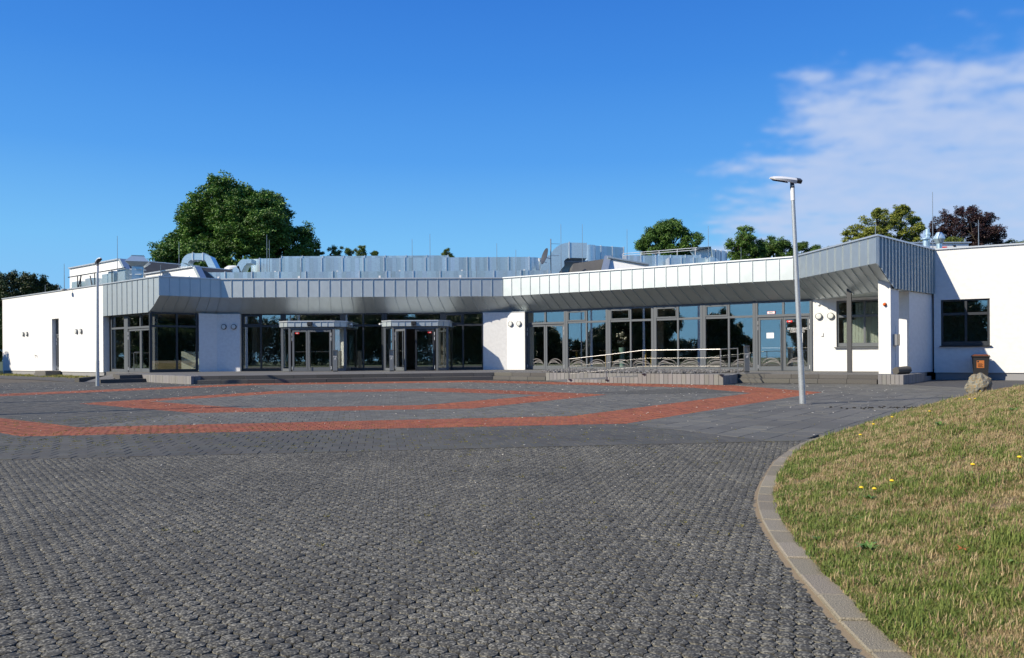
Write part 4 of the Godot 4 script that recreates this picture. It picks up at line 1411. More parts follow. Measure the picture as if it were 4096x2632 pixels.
func build_ground() -> void:
	lawn_poly = PackedVector2Array(BND)
	lawn_poly.append(Vector2(34, -1.5))
	var mb := Mb.new()
	mb.face([V(-400, -0.034, -150), V(400, -0.034, -150), V(400, -0.034, 700), V(-400, -0.034, 700)], Vector3.UP)
	solo(mb, "ground", M.field, V(0, -0.034, 50), "flat green ground reaching to the horizon beyond the hall", "ground", "", "structure")
	mb = Mb.new()
	mb.face([V(-45, -0.03, -8), V(30, -0.03, -8), V(30, -0.03, 45), V(-45, -0.03, 45)], Vector3.UP)
	solo(mb, "paving_bed", M.joint_sand, V(0, -0.03, 20), "dark sand bed showing in the joints of the paving", "sand", "", "structure")
	mb = Mb.new()      # asphalt by the right wall and before the left wing
	mb.prism(PackedVector2Array([Vector2(14.0, 27.4), Vector2(15.0, 23.2), Vector2(19, 21.5), Vector2(34, 17), Vector2(34, 23.3), Vector2(17.5, 33.0), Vector2(16.0, 30.2)]), -0.02, 0.006)
	solo(mb, "footpath", M.asphalt, V(20, 0, 27), "smooth grey asphalt path along the foot of the right white wall", "path", "", "structure")
	mb = Mb.new()
	mb.prism(PackedVector2Array([Vector2(-13.2, 36.9), Vector2(-18.2, 34.4), Vector2(-26, 42.0), Vector2(-45, 56.0), Vector2(-45, 58), Vector2(-36.6, 55.4), Vector2(-24.5, 45.2), Vector2(-22, 43.4)]), -0.02, 0.004)
	solo(mb, "footpath", M.asphalt, V(-24, 0, 42), "grey asphalt strip with weeds before the left white wall", "path", "", "structure")
	mb = Mb.new()
	mb.face([V(-2.0, -0.02, 2.2), V(2.0, -0.02, 2.2), V(2.0, -0.02, -6), V(-2.0, -0.02, -6)], Vector3.UP)
	for e in [[-30.0, 2.2, 26.0, -7.9]]:
		mb.face([V(e[0], -0.022, e[1]), V(e[2], -0.022, e[1]), V(e[2], -0.022, e[3]), V(e[0], -0.022, e[3])], Vector3.UP)
	solo(mb, "forecourt", M.asphalt, V(0, -0.02, 0), "grey paved forecourt continuing behind the viewpoint", "paving", "", "structure")

func build_litter() -> void:
	# tufts in the joints, pale petals and crumbs: nobody could count them
	var t := Mb.new()
	var r := RandomNumberGenerator.new()
	r.seed = 5
	for b in 9:
		var a := r.randf() * TAU
		var o := Vector3(r.randf_range(-0.05, 0.05), 0, r.randf_range(-0.012, 0.012))
		var tip := o + Vector3(cos(a) * 0.02, r.randf_range(0.008, 0.022), sin(a) * 0.02)
		var w := Vector3(-sin(a), 0, cos(a)) * 0.0035
		t.tri(o - w, o + w, tip)
	var tm := t.mesh()
	tm.surface_set_material(0, M.blade)
	var xf := []; var cols := []
	for i in 1500:
		var c := [Vector2(-1.5, 10.2), Vector2(-0.5, 11.0), Vector2(-6.0, 10.3), Vector2(-7.5, 13.8), Vector2(0.5, 14.5), Vector2(-5, 11.6), Vector2(3.2, 9.6), Vector2(1.5, 8.0), Vector2(0.8, 5.0)][i % 9] as Vector2
		var q: Vector2 = c + Vector2(r.randfn(0.0, 1.4), r.randfn(0.0, 0.75))
		if Geometry2D.is_point_in_polygon(q + Vector2(0.25, 0), lawn_poly) or not in_view(q) or q.y < 3.5: continue
		q = Vector2(q.x, snappedf(q.y - q.x * 0.15, 0.28) + q.x * 0.15) if q.y > 9.5 + q.x * 0.15 else q
		if q.y < 9.5 + q.x * 0.15 and r.randf() < 0.55: continue
		xf.append(Transform3D(Basis(Vector3.UP, r.randf_range(-0.3, 0.3)) * Basis.from_scale(Vector3.ONE * r.randf_range(0.5, 1.3)), P(q, 0.0)))
		cols.append(Color(0.24, 0.23, 0.06).lerp(Color(0.42, 0.36, 0.12), r.randf()))
	tag(multi(tm, xf, cols, "joint_weeds", self), "thin yellowish moss and weeds growing in the paving joints", "weeds", "", "stuff")
	var f := rock_mesh(5, 4, 0.3, 9)
	f.surface_set_material(0, M.gravel)
	xf = []; cols = []
	for i in 900:
		var d := 34.0 * pow(r.randf_range(0.012, 1.0), 0.5)
		var q := Vector2(r.randf_range(-0.66, 0.5) * d, d)
		if Geometry2D.is_point_in_polygon(q + Vector2(0.2, 0), lawn_poly) or Geometry2D.is_point_in_polygon(q, terrace_poly): continue
		var s := r.randf_range(0.003, 0.007) * (1.0 + d * 0.07)
		xf.append(Transform3D(Basis(Vector3.UP, r.randf() * TAU) * Basis.from_scale(Vector3(s * r.randf_range(0.8, 1.8), s * 0.35, s)), P(q, 0.004)))
		var w := r.randf_range(0.3, 0.75)
		cols.append(Color(w, w * 0.96, w * 0.86))
	tag(multi(f, xf, cols, "litter", self), "pale petals and crumbs scattered over the paving", "litter", "", "stuff")
	xf = []; cols = []
	for i in 70:
		var q := Vector2(8.2 + r.randfn(0.0, 0.8), 15.8 + r.randfn(0.0, 0.12))
		var s := r.randf_range(0.008, 0.03)
		xf.append(Transform3D(Basis(Vector3.UP, r.randf() * TAU) * Basis.from_scale(Vector3(s * 1.3, s * 0.6, s)), P(q, 0.008)))
		cols.append(Color(0.02, 0.018, 0.015))
	tag(multi(f, xf, cols, "soil_crumbs", self), "dark crumbs of soil strewn on the slabs beside right lamp", "soil", "", "stuff")
	# grass fringe at the left wall
	xf = []; cols = []
	var lw := Fr.new(L0, L1)
	var tuft := Mb.new()
	for b in 14:
		var a := r.randf() * TAU
		var o := Vector3(r.randf_range(-0.12, 0.12), 0, r.randf_range(-0.12, 0.12))
		var tip := o + Vector3(cos(a) * 0.06, r.randf_range(0.05, 0.2), sin(a) * 0.06)
		var w := Vector3(-sin(a), 0, cos(a)) * 0.012
		tuft.tri(o - w, o + w, tip)
	var tf := tuft.mesh()
	tf.surface_set_material(0, M.blade)
	for i in 900:
		var s := r.randf_range(0.0, lw.length + 0.5)
		var p := lw.at(s, 0.0, 0.15 + absf(r.randfn(0.0, 0.55)))
		xf.append(Transform3D(Basis(Vector3.UP, r.randf() * TAU) * Basis.from_scale(Vector3.ONE * r.randf_range(0.4, 1.0)), p))
		cols.append(Color(0.12, 0.16, 0.03).lerp(Color(0.42, 0.35, 0.1), r.randf()))
	tag(multi(tf, xf, cols, "wall_weeds", self), "fringe of dry grass and weeds at the foot of left wall", "weeds", "", "stuff")

# ---------------------------------------------------------------- things on the forecourt and terrace
func street_lamp(base: Vector3, top: Vector3, aim: Vector3, roll: float, label: String) -> void:
	var t := thing("street_lamp", base, label, "lamp", "lamps on the forecourt")
	var mb := Mb.new()
	var d := (top - base)
	mb.tube([base, base + d * 0.2, base + d * 0.205, base + d * 0.9], [0.068, 0.066, 0.058, 0.042], 16)
	part(mb, "pole", M.pole_galvanised, t)
	mb = Mb.new()
	mb.tube([base + d * 0.9, base + d * 0.965], [0.047, 0.047], 16)
	part(mb, "collar", M.white_metal, t)
	# head: flattened leaf-shaped shell, tilted up towards its tip
	var a := aim.normalized()
	var side := a.cross(Vector3.UP).normalized()
	var up := side.cross(a)
	side = side.rotated(a, roll)
	up = up.rotated(a, roll)
	mb = Mb.new()
	var n := 12
	var rows := []
	var l := 0.62
	var start := base + d * 0.985 - a * 0.08
	for i in n + 1:
		var s := i / float(n)
		var w := 0.085 * sqrt(maxf(0.0, 1.0 - pow(absf(s * 2.0 - 0.75) / 1.26, 2.6))) * (1.0 if s < 0.9 else 0.75)
		if i == 0: w = 0.075
		var hgt := 0.065 * (1.0 - s) + 0.016
		var c := start + a * (s * l) + up * (0.02 * sin(PI * s))
		rows.append([c - side * w - up * 0.01, c - side * w * 0.8 + up * hgt * 0.7, c + up * hgt, c + side * w * 0.8 + up * hgt * 0.7, c + side * w - up * 0.01, c + side * w * 0.75 - up * 0.025, c - side * w * 0.75 - up * 0.025])
	for i in n:
		for k in 7:
			var q := (k + 1) % 7
			var mid: Vector3 = (rows[i][k] + rows[i + 1][q]) * 0.5
			mb.face([rows[i][k], rows[i][q], rows[i + 1][q]], mid - (start + a * ((i + 0.5) / n * l) + up * 0.012))
			mb.face([rows[i][k], rows[i + 1][q], rows[i + 1][k]], mid - (start + a * ((i + 0.5) / n * l) + up * 0.012))
	mb.face(rows[0].duplicate(), -a)
	mb.face(rows[n].duplicate(), a)
	part(mb, "lamp_head", M.white_metal, t)
	mb = Mb.new()
	mb.box(start + a * l * 0.62 - up * 0.028, a * l * 0.3, up * 0.006, side * 0.07)
	part(mb, "light_panel", M.frame_dark, t)
	mb = Mb.new()
	mb.box(start - a * 0.06 + up * 0.03, a * 0.07, up * 0.045, side * 0.06, 0.012)
	mb.tube([base + d * 0.955, base + d * 0.99], [0.05, 0.04], 12)
	part(mb, "joint_bracket", M.dish_grey, t)
	mb = Mb.new()
	mb.lathe(base + Vector3(0, 0.003, 0), [Vector2(0.2, -0.006), Vector2(0.2, 0.004), Vector2(0.08, 0.012), Vector2(0.0, 0.012)], 12)
	part(mb, "footing", M.terrace_stone, t)

func wall_lamp(fr: Fr, s: float, y: float, label: String, dark := false) -> void:
	var o := fr.at(s, y, 0.0)
	var t := thing("wall_lamp", o, label, "lamp", "round wall lamps in pairs")
	var tilt := Basis(fr.u, fr.n, -Vector3.UP)      # lathe axis along the outward normal
	var mb := Mb.new()
	mb.lathe(o, [Vector2(0.15, 0.0), Vector2(0.15, 0.085), Vector2(0.125, 0.095), Vector2(0.12, 0.08)], 24, tilt)
	part(mb, "housing", M.frame_dark if dark else M.frame, t)
	mb = Mb.new()
	mb.lathe(o, [Vector2(0.124, 0.082), Vector2(0.11, 0.098), Vector2(0.0, 0.108)], 24, tilt)
	part(mb, "lens", M.lens, t)

func ash_bin(at: Vector3, label: String) -> void:
	var t := thing("ash_bin", at, label, "ash bin", "steel ash bins beside the doors")
	var mb := Mb.new()
	mb.abox(at + Vector3(-0.11, 0.05, -0.08), at + Vector3(0.11, 0.86, 0.08), 0.008)
	mb.abox(at + Vector3(-0.11, 1.12, -0.08), at + Vector3(0.11, 1.15, 0.08), 0.006)
	mb.abox(at + Vector3(-0.11, 0.86, -0.08), at + Vector3(0.11, 1.12, -0.066))
	for s in [-1.0, 1.0]:
		mb.abox(at + Vector3(s * 0.104 - 0.006, 0.862, -0.065), at + Vector3(s * 0.104 + 0.006, 1.118, 0.06))
	part(mb, "body", M.steel_brushed, t)
	mb = Mb.new()
	mb.abox(at + Vector3(-0.095, 0.862, -0.062), at + Vector3(0.095, 0.872, 0.078))
	part(mb, "ash_tray", M.black_plastic, t)
	mb = Mb.new()
	mb.abox(at + Vector3(-0.1, 0.0, -0.07), at + Vector3(0.1, 0.049, 0.07))
	part(mb, "foot", M.frame_dark, t)
	mb = Mb.new()       # stamped cigarette mark
	mb.box(at + Vector3(-0.02, 0.68, 0.083), Vector3(0.012, 0.05, 0), Vector3(-0.006, 0.003, 0), Vector3(0, 0, 0.002))
	mb.box(at + Vector3(0.025, 0.7, 0.083), Vector3(0.008, 0.06, 0), Vector3(-0.006, 0.002, 0), Vector3(0, 0, 0.002))
	mb.box(at + Vector3(0.0, 0.8, 0.082), Vector3(0.1, 0, 0), Vector3(0, 0.006, 0), Vector3(0, 0, 0.002))
	part(mb, "smoking_mark", M.white_print, t)

func build_things() -> void:
	street_lamp(V(6.42, 0, 17.13), V(6.2, 5.0, 17.1), Vector3(-0.97, 0.1, 0.2), -0.6, "galvanised street lamp leaning slightly, standing on the slabs before the canopy")
	street_lamp(V(-16.45, 0, 30.75), V(-16.42, 5.02, 30.75), Vector3(0.62, 0.2, 0.75), 0.0, "galvanised street lamp standing before the left white wing")
	var lw := Fr.new(L0, L1)
	for e in [[0.751, 2.82, "round wall lamp on the left wing near its far corner"], [0.71, 2.82, "round wall lamp on the left wing near its far corner"], [0.221, 2.79, "round wall lamp on the left wing between narrow door and zinc flank"], [0.181, 2.79, "round wall lamp on the left wing between narrow door and zinc flank"]]:
		wall_lamp(lw, (1.0 - e[0]) * lw.length, e[1], e[2])
	var cb := Fr.new(Vector2(-16.7, 43.86), Vector2(-15.39, 43.86))
	for x in [-16.28, -15.72]:
		wall_lamp(cb, x + 16.7, 2.86, "round dark-rimmed wall lamp on the shaded white corner block left of the porches", true)
	var rg := Fr.new(K2, K3)
	var rb := Fr.new(Vector2(-0.28, 43.92), Vector2(0.72, 43.27))
	for s in [0.28, 0.84]:
		wall_lamp(rb, s, 2.92, "round wall lamp on the sunlit white corner block right of the porches")
	for s in [16.46, 16.97]:
		wall_lamp(rg, s, 2.83, "round wall lamp on the white wall between office door and canopy window")
	ash_bin(V(-9.32, PLAT, 40.9), "steel ash bin right of the closed porch door")
	ash_bin(V(-6.38, PLAT, 41.1), "steel ash bin left of the porch with open door")
	ash_bin(V(10.05, PLAT, 33.2), "steel ash bin at the head of the ramp by office door")
	# alarm lamp on the pier
	var pf := Fr.new(Vector2(14.12, 29.85), Vector2(14.45, 29.56))
	var o := pf.at(0.24, 3.0, 0.0)
	var al := thing("alarm_beacon", o, "small orange alarm beacon on the white canopy pier", "beacon")
	var tilt := Basis(pf.u, pf.n, -Vector3.UP)
	var mb := Mb.new()
	mb.lathe(o, [Vector2(0.07, 0.0), Vector2(0.07, 0.03), Vector2(0.0, 0.031)], 14, tilt)
	part(mb, "base_plate", M.brown_plastic, al)
	mb = Mb.new()
	mb.lathe(o, [Vector2(0.055, 0.031), Vector2(0.055, 0.1), Vector2(0.03, 0.13), Vector2(0.0, 0.135)], 14, tilt)
	part(mb, "lens", M.orange_lens, al)
	# handrail
	var hr := thing("handrail", V(5, 0, 30.5), "brushed steel handrail with two thin lower rails along the ramp", "handrail")
	var posts := [[V(2.38, 0.13, 32.28), 0.97], [V(3.8, 0.13, 31.27), 1.13], [V(5.12, 0.385, 30.31), 1.30], [V(7.66, 0.385, 28.47), 1.31], [V(9.0, 0.34, 30.9), 1.36]]
	for k in posts.size():
		var b: Vector3 = posts[k][0]
		mb = Mb.new()
		mb.tube([b, Vector3(b.x, posts[k][1], b.z)], [0.021, 0.021], 10)
		part(mb, "post", M.steel_brushed, hr)
		mb = Mb.new()
		mb.box(b + Vector3(0, 0.008, 0), Vector3(0.07, 0, 0), Vector3(0, 0.008, 0), Vector3(0, 0, 0.07), 0.004)
		part(mb, "base_plate", M.steel_brushed, hr)
	for e in [[0.0, 0.019], [-0.31, 0.006], [-0.62, 0.006]]:
		for k in 4:
			var a: Vector3 = posts[k][0]; var b: Vector3 = posts[k + 1][0]
			mb = Mb.new()
			mb.tube([Vector3(a.x, posts[k][1] + e[0], a.z), Vector3(b.x, posts[k + 1][1] + e[0], b.z)], [e[1], e[1]], 10)
			part(mb, "rail", M.steel_brushed, hr)
	# grating mat in the terrace
	mb = Mb.new()
	for k in 14:
		mb.box(V(9.55 + k * 0.062, PLAT + 0.01, 31.55 - k * 0.04), Vector3(0.008, 0, 0), Vector3(0, 0.006, 0), Vector3(0.1, 0, -0.22))
	solo(mb, "door_mat", M.frame_dark, V(9.9, PLAT, 31.3), "dark grating mat let into the terrace near the ramp head", "mat")
	# waste bin
	var wb := thing("wheelie_bin", V(18.75, 0, 31.0), "black waste bin with brown lid under the right wall window", "bin")
	var f := Fr.new(Vector2(18.49, 31.12), Vector2(18.98, 30.84))
	var v := [f.at(0.04, 0.1, 0.0), f.at(0.52, 0.1, 0.0), f.at(0.52, 0.1, -0.42), f.at(0.04, 0.1, -0.42), f.at(-0.02, 0.97, 0.06), f.at(0.58, 0.97, 0.06), f.at(0.58, 0.97, -0.5), f.at(-0.02, 0.97, -0.5)]
	solid(v, [[0, 1, 5, 4], [1, 2, 6, 5], [2, 3, 7, 6], [3, 0, 4, 7], [0, 1, 2, 3]], "body", "black_plastic", wb)
	mb = Mb.new()
	f.box(mb, -0.05, 0.61, 0.94, 0.985, -0.53, 0.09, 0.01)
	part(mb, "rim", M.black_plastic, wb)
	mb = Mb.new()
	f.box(mb, -0.04, 0.60, 0.988, 1.03, -0.55, 0.1, 0.018)
	f.box(mb, 0.02, 0.54, 1.031, 1.06, -0.5, 0.04, 0.015)
	part(mb, "lid", M.brown_plastic, wb)
	mb = Mb.new()
	mb.tube([f.at(0.0, 1.0, -0.6), f.at(0.56, 1.0, -0.6)], [0.018, 0.018], 8)
	part(mb, "handle", M.black_plastic, wb)
	for s in [0.0, 0.5]:
		mb = Mb.new()
		mb.tube([f.at(s, 0.1, -0.4), f.at(s + 0.06, 0.1, -0.4)], [0.1, 0.1], 16)
		part(mb, "wheel", M.black_plastic, wb)
	mb = Mb.new()
	var a0 := f.at(0.14, 0.52, 0.034); var a1 := f.at(0.40, 0.52, 0.034); var a2 := f.at(0.40, 0.82, 0.055); var a3 := f.at(0.14, 0.82, 0.055)
	mb.face([a0, a1, a2, a3], f.n)
	var stk := part(mb, "sticker", M.orange_print, wb)
	mb = Mb.new()
	for k in 4:
		f.box(mb, 0.18, 0.36 - 0.04 * (k % 2), 0.57 + 0.04 * k, 0.58 + 0.04 * k, 0.046, 0.056)
	mb.lathe(f.at(0.19, 0.775, 0.056), [Vector2(0.035, 0.0), Vector2(0.0, 0.003)], 12, Basis(f.u, f.n, -Vector3.UP))
	part(mb, "print", M.black_plastic, stk)
	# boulder
	var bm := rock_mesh(26, 18, 0.2, 21)
	bm.surface_set_material(0, M.rock)
	var bo := MeshInstance3D.new()
	bo.name = "boulder"
	bo.mesh = bm
	add_child(bo)
	bo.transform = Transform3D(Basis(Vector3.UP, 0.7) * Basis(Vector3(0, 0, 1), 0.2) * Basis.from_scale(Vector3(0.30, 0.36, 0.27)), V(11.5, 0.26, 19.1))
	tag(bo, "rough grey boulder with rusty patches at the end of the mound", "boulder")
	# basalt column lying on the terrace
	mb = Mb.new()
	mb.tube([V(14.28, PLAT + 0.13, 28.85), V(14.98, PLAT + 0.155, 29.3)], [0.14, 0.15], 6)
	solo(mb, "basalt_column", M.basalt, V(15, PLAT, 29.5), "dark six-sided basalt column lying on the terrace by the pier", "stone")
	# flag poles beyond the left edge, whose shadows cross the forecourt
	for q in [Vector2(-16.2, 12.4), Vector2(-19.8, 16.2), Vector2(-23.4, 20.0), Vector2(-27.0, 23.8)]:
		var t := thing("flag_pole", V(q.x, 0, q.y), "tall slim white flag pole in a row beside the forecourt", "flag pole", "flag poles beside the forecourt")
		mb = Mb.new()
		mb.tube([V(q.x, 0, q.y), V(q.x, 8.0, q.y)], [0.13, 0.08], 12)
		part(mb, "pole", M.white_metal, t)
		mb = Mb.new()
		mb.lathe(V(q.x, 8.0, q.y), [Vector2(0.035, 0.0), Vector2(0.06, 0.04), Vector2(0.0, 0.1)], 10)
		part(mb, "finial", M.white_metal, t)
	# inside, seen through the right wing's panes
	var fv := thing("flower_vase", V(6.0, PLAT, 42.2), "tall pale green vase of white flowers behind the right wing glass", "vase")
	mb = Mb.new()
	mb.lathe(V(6.0, PLAT, 42.2), [Vector2(0.0, 0.0), Vector2(0.14, 0.0), Vector2(0.16, 0.4), Vector2(0.15, 0.8), Vector2(0.19, 1.2), Vector2(0.17, 1.2), Vector2(0.0, 1.0)], 16)
	part(mb, "vase", M.pale_green, fv)
	mb = Mb.new()
	for k in 26:
		var c := V(6.0 + rng.randfn(0.0, 0.16), PLAT + 1.75 + rng.randfn(0.0, 0.24), 42.2 + rng.randfn(0.0, 0.14))
		var s := rng.randf_range(0.05, 0.09)
		mb.lathe(c, [Vector2(0.0, -s), Vector2(s, 0.0), Vector2(s * 0.6, s * 0.7), Vector2(0.0, s * 0.5)], 7)
	part(mb, "blossom", M.petal, fv)
	mb = Mb.new()
	for k in 9:
		mb.tube([V(6.0, PLAT + 1.1, 42.2), V(6.0 + rng.randfn(0.0, 0.15), PLAT + 1.75, 42.2 + rng.randfn(0.0, 0.1))], [0.008, 0.005], 5)
	part(mb, "stems", M.bark, fv)
	for q in [Vector2(3.55, 42.6), Vector2(5.15, 42.4), Vector2(5.4, 42.0), Vector2(7.0, 40.6), Vector2(7.3, 40.5)]:
		var t := thing("bar_table", V(q.x, PLAT, q.y), "standing table with yellow leg behind the right wing glass", "table", "standing tables in the foyer")
		mb = Mb.new()
		mb.tube([V(q.x, PLAT + 0.03, q.y), V(q.x, PLAT + 1.02, q.y)], [0.05, 0.05], 10)
		part(mb, "leg", M.yellow_paint, t)
		mb = Mb.new()
		mb.lathe(V(q.x, PLAT, q.y), [Vector2(0.0, 1.06), Vector2(0.36, 1.06), Vector2(0.36, 1.03), Vector2(0.0, 1.02)], 20)
		part(mb, "table_top", M.interior_floor, t)
		mb = Mb.new()
		mb.lathe(V(q.x, PLAT, q.y), [Vector2(0.24, 0.01), Vector2(0.24, 0.025), Vector2(0.0, 0.04)], 16)
		part(mb, "foot", M.frame_dark, t)
	mb = Mb.new()
	mb.abox(V(-19.2, PLAT + 0.01, 45.0), V(-17.0, PLAT + 1.15, 45.6), 0.02)
	solo(mb, "counter", M.blind, V(-18, PLAT, 45.3), "pale reception counter behind the left wing glass", "counter")

# ---------------------------------------------------------------- roof plant
func duct_run(t: Node3D, a: Vector2, b: Vector2, y0: float, y1: float, deep: float, section: float) -> void:
	var fr := Fr.new(a, b)
	var n := maxi(1, int(round(fr.length / section)))
	for k in n:
		var s0 := fr.length * k / n
		var s1 := fr.length * (k + 1) / n
		var mb := Mb.new()
		var m := maxi(1, int(round((s1 - s0) / 0.26)))
		for i in m:
			mb.col = tone(0.86, 0.14)
			var e0 := lerpf(s0, s1, i / float(m)); var e1 := lerpf(s0, s1, (i + 1) / float(m))
			var bul := rng.randf_range(0.0, 0.012)
			mb.face([fr.at(e0, y0, 0), fr.at(e1, y0, 0), fr.at(e1, y1, bul), fr.at(e0, y1, bul)], fr.n)
			mb.face([fr.at(e0, y1, bul), fr.at(e1, y1, bul), fr.at(e1, y1, -deep), fr.at(e0, y1, -deep)], Vector3.UP)
		mb.face([fr.at(s0, y0, -deep), fr.at(s1, y0, -deep), fr.at(s1, y1, -deep), fr.at(s0, y1, -deep)], -fr.n)
		mb.face([fr.at(s0, y0, -deep), fr.at(s1, y0, -deep), fr.at(s1, y0, 0), fr.at(s0, y0, 0)], Vector3.DOWN)
		mb.face([fr.at(s0, y0, 0), fr.at(s0, y1, 0), fr.at(s0, y1, -deep), fr.at(s0, y0, -deep)], -fr.u)
		mb.face([fr.at(s1, y0, 0), fr.at(s1, y1, 0), fr.at(s1, y1, -deep), fr.at(s1, y0, -deep)], fr.u)
		part(mb, "duct_section", M.galvanised, t)
	for k in n + 1:
		var mb := Mb.new()
		var s := fr.length * k / n
		mb.col = Color(0.8, 0.8, 0.8)
		fr.box(mb, s - 0.025, s + 0.025, y0 - 0.04, y1 + 0.04, -deep - 0.04, 0.05)
		part(mb, "flange", M.zinc_cap, t)
	for k in range(1, n, 2):
		var mb := Mb.new()
		var s := fr.length * (k + 0.5) / n
		fr.box(mb, s - 0.04, s + 0.04, 5.36, y0 - 0.001, -deep * 0.7, -deep * 0.3)
		part(mb, "support", M.zinc_cap, t)
	for k in range(0, n, 3):
		var mb := Mb.new()
		var s := fr.length * (k + 0.75) / n
		fr.box(mb, s - 0.06, s + 0.06, y0 + (y1 - y0) * 0.45, y0 + (y1 - y0) * 0.45 + 0.15, 0.014, 0.018)
		part(mb, "paper_tag", M.white_print, t)

func duct_sweep(t: Node3D, path: Array, half: Vector3, thick: Array, called := "duct_section") -> void:
	# rectangular duct along a path that lies in a vertical plane
	var mb := Mb.new()
	mb.col = Color(0.92, 0.92, 0.92)
	var hn := half.normalized()
	var r := []
	for i in path.size():
		var d: Vector3 = (path[mini(i + 1, path.size() - 1)] - path[maxi(i - 1, 0)]).normalized()
		var up: Vector3 = hn.cross(d).normalized() * thick[i]
		r.append([path[i] - half - up, path[i] + half - up, path[i] + half + up, path[i] - half + up])
	for i in path.size() - 1:
		for k in 4:
			var q := (k + 1) % 4
			var mid: Vector3 = (r[i][k] + r[i + 1][q]) * 0.5 - (path[i] + path[i + 1]) * 0.5
			mb.face([r[i][k], r[i][q], r[i + 1][q]], mid)
			mb.face([r[i][k], r[i + 1][q], r[i + 1][k]], mid)
	mb.face(r[0].duplicate(), path[0] - path[1])
	mb.face(r[-1].duplicate(), path[-1] - path[-2])
	part(mb, called, M.galvanised, t)

func arc(c: Vector3, u: Vector3, w: Vector3, r: float, a0: float, a1: float, n := 8) -> Array:
	var out := []
	for i in n + 1:
		var a := lerpf(a0, a1, i / float(n))
		out.append(c + u * cos(a) * r + w * sin(a) * r)
	return out

func build_roof_plant() -> void:
	var t := thing("roof_duct", V(-8, 5.36, 47), "low long galvanised duct running right behind the middle parapet", "duct", "ventilation ducts on the roof")
	duct_run(t, Vector2(-19.0, 47.0), Vector2(2.2, 47.0), 5.55, 6.3, 0.9, 1.66)
	duct_sweep(t, arc(V(-19.0, 5.6, 47.4), Vector3(0, 1, 0), Vector3(-1, 0, 0), 0.38, 0.0, 1.57), Vector3(0, 0, 0.42), [0.33, 0.33, 0.33, 0.33, 0.33, 0.33, 0.33, 0.33, 0.33], "elbow")
	t = thing("roof_duct", V(-8, 5.36, 52), "tall long galvanised duct with striped sheets above the low duct", "duct", "ventilation ducts on the roof")
	duct_run(t, Vector2(-16.9, 52.0), Vector2(1.2, 52.0), 5.95, 7.76, 1.6, 1.42)
	for e in [[-16.9, -1.0], [1.2, 1.0]]:
		var mb := Mb.new()
		for k in 8:
			mb.col = tone(0.9, 0.08)
			var a0 := PI * k / 16.0; var a1 := PI * (k + 1) / 16.0
			var p0 := V(e[0] + e[1] * sin(a0) * 0.8, 0, 52.8 - cos(a0) * 0.8); var p1 := V(e[0] + e[1] * sin(a1) * 0.8, 0, 52.8 - cos(a1) * 0.8)
			mb.face([p0 + Vector3(0, 5.95, 0), p1 + Vector3(0, 5.95, 0), p1 + Vector3(0, 7.74, 0), p0 + Vector3(0, 7.74, 0)], Vector3(e[1] * sin(a0), 0, cos(a0)))
			mb.face([p0 + Vector3(0, 7.74, 0), p1 + Vector3(0, 7.74, 0), V(e[0], 7.74, 52.8)], Vector3.UP)
		part(mb, "round_end", M.galvanised, t)
	t = thing("roof_duct", V(-10, 5.36, 56), "far galvanised duct just showing above the tall duct", "duct", "ventilation ducts on the roof")
	duct_run(t, Vector2(-16.6, 56.0), Vector2(-4.6, 56.0), 7.2, 8.42, 1.2, 1.5)
	duct_run(t, Vector2(-3.9, 56.4), Vector2(3.0, 56.4), 7.2, 8.25, 1.2, 1.5)
	# swan-neck duct behind the left parapet
	t = thing("roof_duct", V(-20.5, 5.36, 50), "arched galvanised duct before the big tree, bent down at both ends", "duct", "ventilation ducts on the roof")
	var z := 50.0
	var p := [V(-20.95, 5.4, z), V(-20.95, 7.15, z)] + arc(V(-20.45, 7.15, z), Vector3(-1, 0, 0), Vector3(0, 1, 0), 0.46, 0.0, 1.57, 6) + [V(-19.75, 7.6, z), V(-19.45, 7.5, z), V(-18.9, 6.4, z), V(-18.6, 5.4, z)]
	var th := []
	for i in p.size(): th.append(0.21)
	duct_sweep(t, p, Vector3(0, 0, 0.4), th)
	for q in [V(-20.95, 6.95, z), V(-20.4, 7.61, z), V(-19.75, 7.6, z)]:
		var mb := Mb.new()
		mb.col = Color(0.85, 0.85, 0.85)
		if q.y < 7.2: mb.box(q, Vector3(0.25, 0, 0), Vector3(0, 0.03, 0), Vector3(0, 0, 0.44))
		else: mb.box(q, Vector3(0.03, 0, 0), Vector3(0, 0.25, 0), Vector3(0, 0, 0.44))
		part(mb, "flange", M.zinc_cap, t)
	# elbow and dome left of the tall duct
	t = thing("roof_duct", V(-17.6, 5.36, 51), "rounded galvanised elbow duct left of the tall striped duct", "duct", "ventilation ducts on the roof")
	p = [V(-17.95, 5.4, 51), V(-17.95, 6.9, 51)] + arc(V(-17.2, 6.9, 51), Vector3(-1, 0, 0), Vector3(0, 1, 0), 0.5, 0.0, 1.57, 8) + [V(-16.95, 7.4, 51)]
	th = []
	for i in p.size(): th.append(0.14 if i > 8 else 0.22)
	duct_sweep(t, p, Vector3(0, 0, 0.5), th)
	t = thing("roof_dome", V(-18.7, 5.36, 52.5), "small white domed rooflight on a low upstand", "rooflight")
	var mb2 := Mb.new()
	mb2.abox(V(-19.3, 5.36, 52.9), V(-18.3, 7.05, 52.0))
	part(mb2, "upstand", M.zinc, t)
	mb2 = Mb.new()
	mb2.lathe(V(-18.8, 7.05, 52.45), [Vector2(0.62, 0.0), Vector2(0.6, 0.12), Vector2(0.4, 0.26), Vector2(0.0, 0.32)], 16)
	part(mb2, "dome", M.lens, t)
	# big hood vent on the left wing
	t = thing("roof_vent", V(-23.13, 5.36, 48), "large galvanised hood vent shaped like an hourglass on the left wing", "vent", "vents on the roof")
	frustum(t, V(-23.13, 0, 48), [[5.36, 0.32], [6.77, 0.32]], "shaft")
